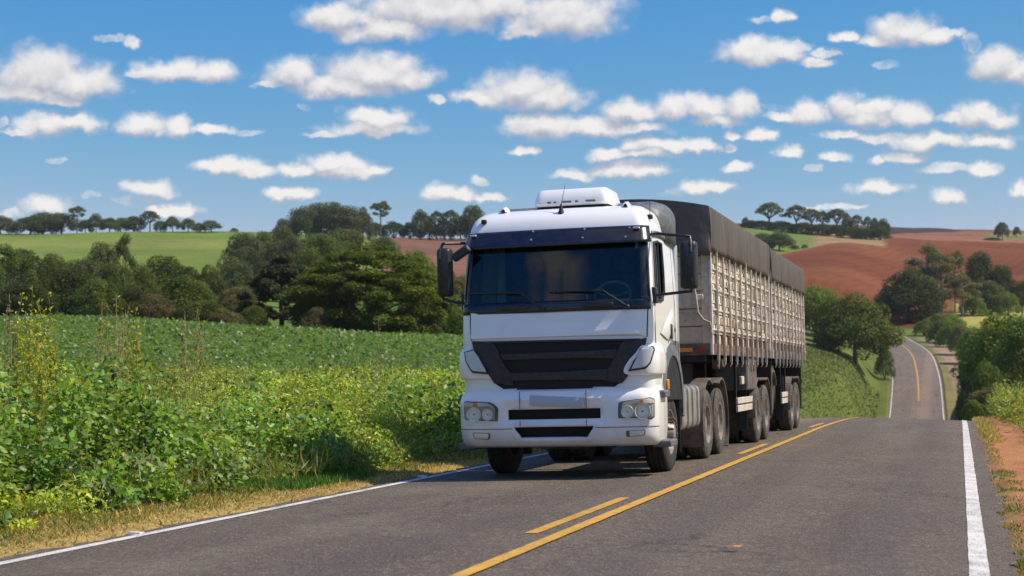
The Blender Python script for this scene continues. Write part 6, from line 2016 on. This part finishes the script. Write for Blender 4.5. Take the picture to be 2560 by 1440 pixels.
# ---- single tall weeds that stand out above the rest
M_STALK = simple('dry_stalk', (.30, .22, .13), .9, var=.3)
M_STALKG = simple('green_stalk', (.17, .19, .05), .8, var=.3)
def tall_weed(px, Y, top, label, kind, seed, spread=.12, group='tall flowering weeds above the bank'):
    rng = np.random.default_rng(seed); rnd = random.Random(seed)
    X = (px - 1280) / FPX * Y; zg = gz(X, Y); h = EYE + (HOR - top) * Y / FPX - zg
    e = empty('flowering_weed' if kind != 'dry' else 'dry_weed', label, 'weed', Matrix.Translation((X, Y, zg)), group)
    st = MB(); P, C, L = [], [], []
    ns = {'gold': 5, 'thin': 4, 'dry': 2}[kind]
    for i in range(ns):
        a = rnd.uniform(0, 6.28); q = spread * rnd.uniform(.2, 1.0); hh = h * (1 if i == 0 else rnd.uniform(.72, .98))
        tip = Vector((q * math.cos(a), q * math.sin(a), hh)); base = Vector((tip.x * .2, tip.y * .2, 0))
        limb(st, base, tip, .007, .003, rnd, .05)
        for k in range(48):
            t = rnd.uniform(.30, 1.0); p = base.lerp(tip, t)
            r_ = .05 + .07 * (1 - t); an = rnd.uniform(0, 6.28)
            P.append((p.x + r_ * math.cos(an) * rnd.random(), p.y + r_ * math.sin(an) * rnd.random(), p.z + rnd.uniform(-.02, .03)))
            head = t > .72
            if kind == 'dry': c, l = (.40, .29, .16), .036
            elif kind == 'thin': c, l = ((.34, .28, .09) if rnd.random() < .65 else (.52, .40, .04)), .040
            else: c, l = ((.58, .50, .035) if head and rnd.random() < .65 else (.30, .34, .045)), (.062 if head else .075)
            C.append(c); L.append(l * rnd.uniform(.6, 1.3))
        for k in range(3):
            t = rnd.uniform(.5, .9); p = base.lerp(tip, t); an = rnd.uniform(0, 6.28)
            limb(st, p, p + Vector((.10 * math.cos(an), .10 * math.sin(an), .12)), .004, .002, rnd, .1, 3)
            P += [tuple(p + Vector((.10 * math.cos(an), .10 * math.sin(an), .12)) + Vector((rnd.gauss(0, .02), rnd.gauss(0, .02), rnd.gauss(0, .02)))) for _ in range(8)]
            C += [C[-1]] * 8; L += [.03] * 8
    P = np.array(P); C = np.array(C); L = np.array(L); n = len(P)
    C = C * rng.normal(1, .2, (n, 1)).clip(.5, 1.6)
    ax = unit(rng.normal(size=(n, 3)) + np.array([0, 0, .5])); nm = unit(np.cross(ax, rng.normal(size=(n, 3))))
    V, F = leaves(P, ax, nm, L, L * .5)
    st.build('stem', M_STALK if kind != 'gold' else M_STALKG, e)
    mesh_obj('foliage', V, F, LEAF_W, e, col=np.repeat(C, 4, 0), smooth_=False)
for a in [
 (14, 17.6, 735, 'bare dry weed stalk at the left edge of the picture', 'dry', 1, .05),
 (42, 18.2, 733, 'yellow weed between the dry stalk and the tallest yellow weed', 'gold', 2, .08),
 (76, 18.0, 713, 'tallest yellow flowering weed at the left', 'gold', 3, .10),
 (95, 18.8, 752, 'shorter yellow weed just right of the tallest one', 'gold', 4, .07),
 (128, 18.4, 735, 'yellow flowering weed standing apart right of the tallest one', 'gold', 5, .05),
 (255, 19.8, 755, 'thin brownish weed left of the taller brownish one', 'thin', 6, .08),
 (292, 19.6, 735, 'tall brownish weed in front of the valley trees', 'thin', 7, .11),
 (318, 20.4, 760, 'thin brownish weed at the right of the brownish group', 'thin', 8, .06),
 (346, 20.0, 782, 'bright yellow weed lower than its brownish neighbours', 'gold', 9, .07),
 (467, 22.5, 778, 'thin orange brown weed reaching over the field edge', 'thin', 10, .05),
 (500, 22.8, 768, 'orange tipped weed in the middle of the field edge', 'thin', 11, .07),
 (945, 30.0, 800, 'thin dry weed left of the cab against the field', 'dry', 13, .08),
 (100, 16.8, 860, 'yellow green weed spike low at the left', 'gold', 15, .06),
]: tall_weed(*a)

# ---- reflective road studs on the edge lines
M_STUD = simple('road_stud', (.62, .55, .50), .6, var=.2)
for (u, Y, lb) in [(WL - .10, 12.75, 'nearest pale road stud on the left edge line'), (WL - .10, 20.1, 'pale road stud on the left edge line near the truck shadow')]:
    t = MB(); t.box(-.075, .075, -.05, .05, 0, .006); t.box(-.06, .06, -.04, .04, .006, .022)
    dx = .28; k = 1 / math.sqrt(1 + dx * dx)
    x = float(road_x(Y)) + u * k; y = Y - dx * k * u
    o = t.build('road_stud', M_STUD, None, bevel=.008)
    o.matrix_world = Matrix.Translation((x, y, float(road_z(y)) - CAMBER * abs(u) + .002)) @ Matrix.Rotation(-math.atan2(RD.x, RD.y), 4, 'Z')
    tag(o, lb, 'road stud', 'studs on the left edge line')

# ---- a leaf on the carriageway
t = MB()
t.add([(-.06, .0, .003), (-.02, -.03, .008), (.03, -.028, .004), (.07, .01, .010), (.03, .035, .006), (-.03, .03, .004), (0, 0, .012)], [(0, 1, 6), (1, 2, 6), (2, 3, 6), (3, 4, 6), (4, 5, 6), (5, 0, 6)])
o = t.build('fallen_leaf', simple('dry_leaf', (.46, .20, .05), .8, var=.25, scale=40), None)
o.matrix_world = Matrix.Translation((1.648, 11.87, float(road_z(11.87)) - CAMBER * .15 + .002))
tag(o, 'orange dry leaf lying alone on the asphalt right of the centre line', 'leaf')
# ------------------------------------------------------------------ thin summer haze
def build_haze():
    m = bpy.data.materials.new('haze_air'); m.use_nodes = True
    t = m.node_tree; t.nodes.clear()
    v = t.nodes.new('ShaderNodeVolumePrincipled'); o = t.nodes.new('ShaderNodeOutputMaterial')
    v.inputs['Color'].default_value = (.80, .88, 1.0, 1); v.inputs['Density'].default_value = .00008
    v.inputs['Anisotropy'].default_value = .1
    t.links.new(v.outputs[0], o.inputs['Volume'])
    b = MB(); b.box(-3000, 3000, -600, 3000, -160, 95)
    h = b.build('haze', m)
    tag(h, kind='stuff')
build_haze()
S.cycles.volume_bounces = 0
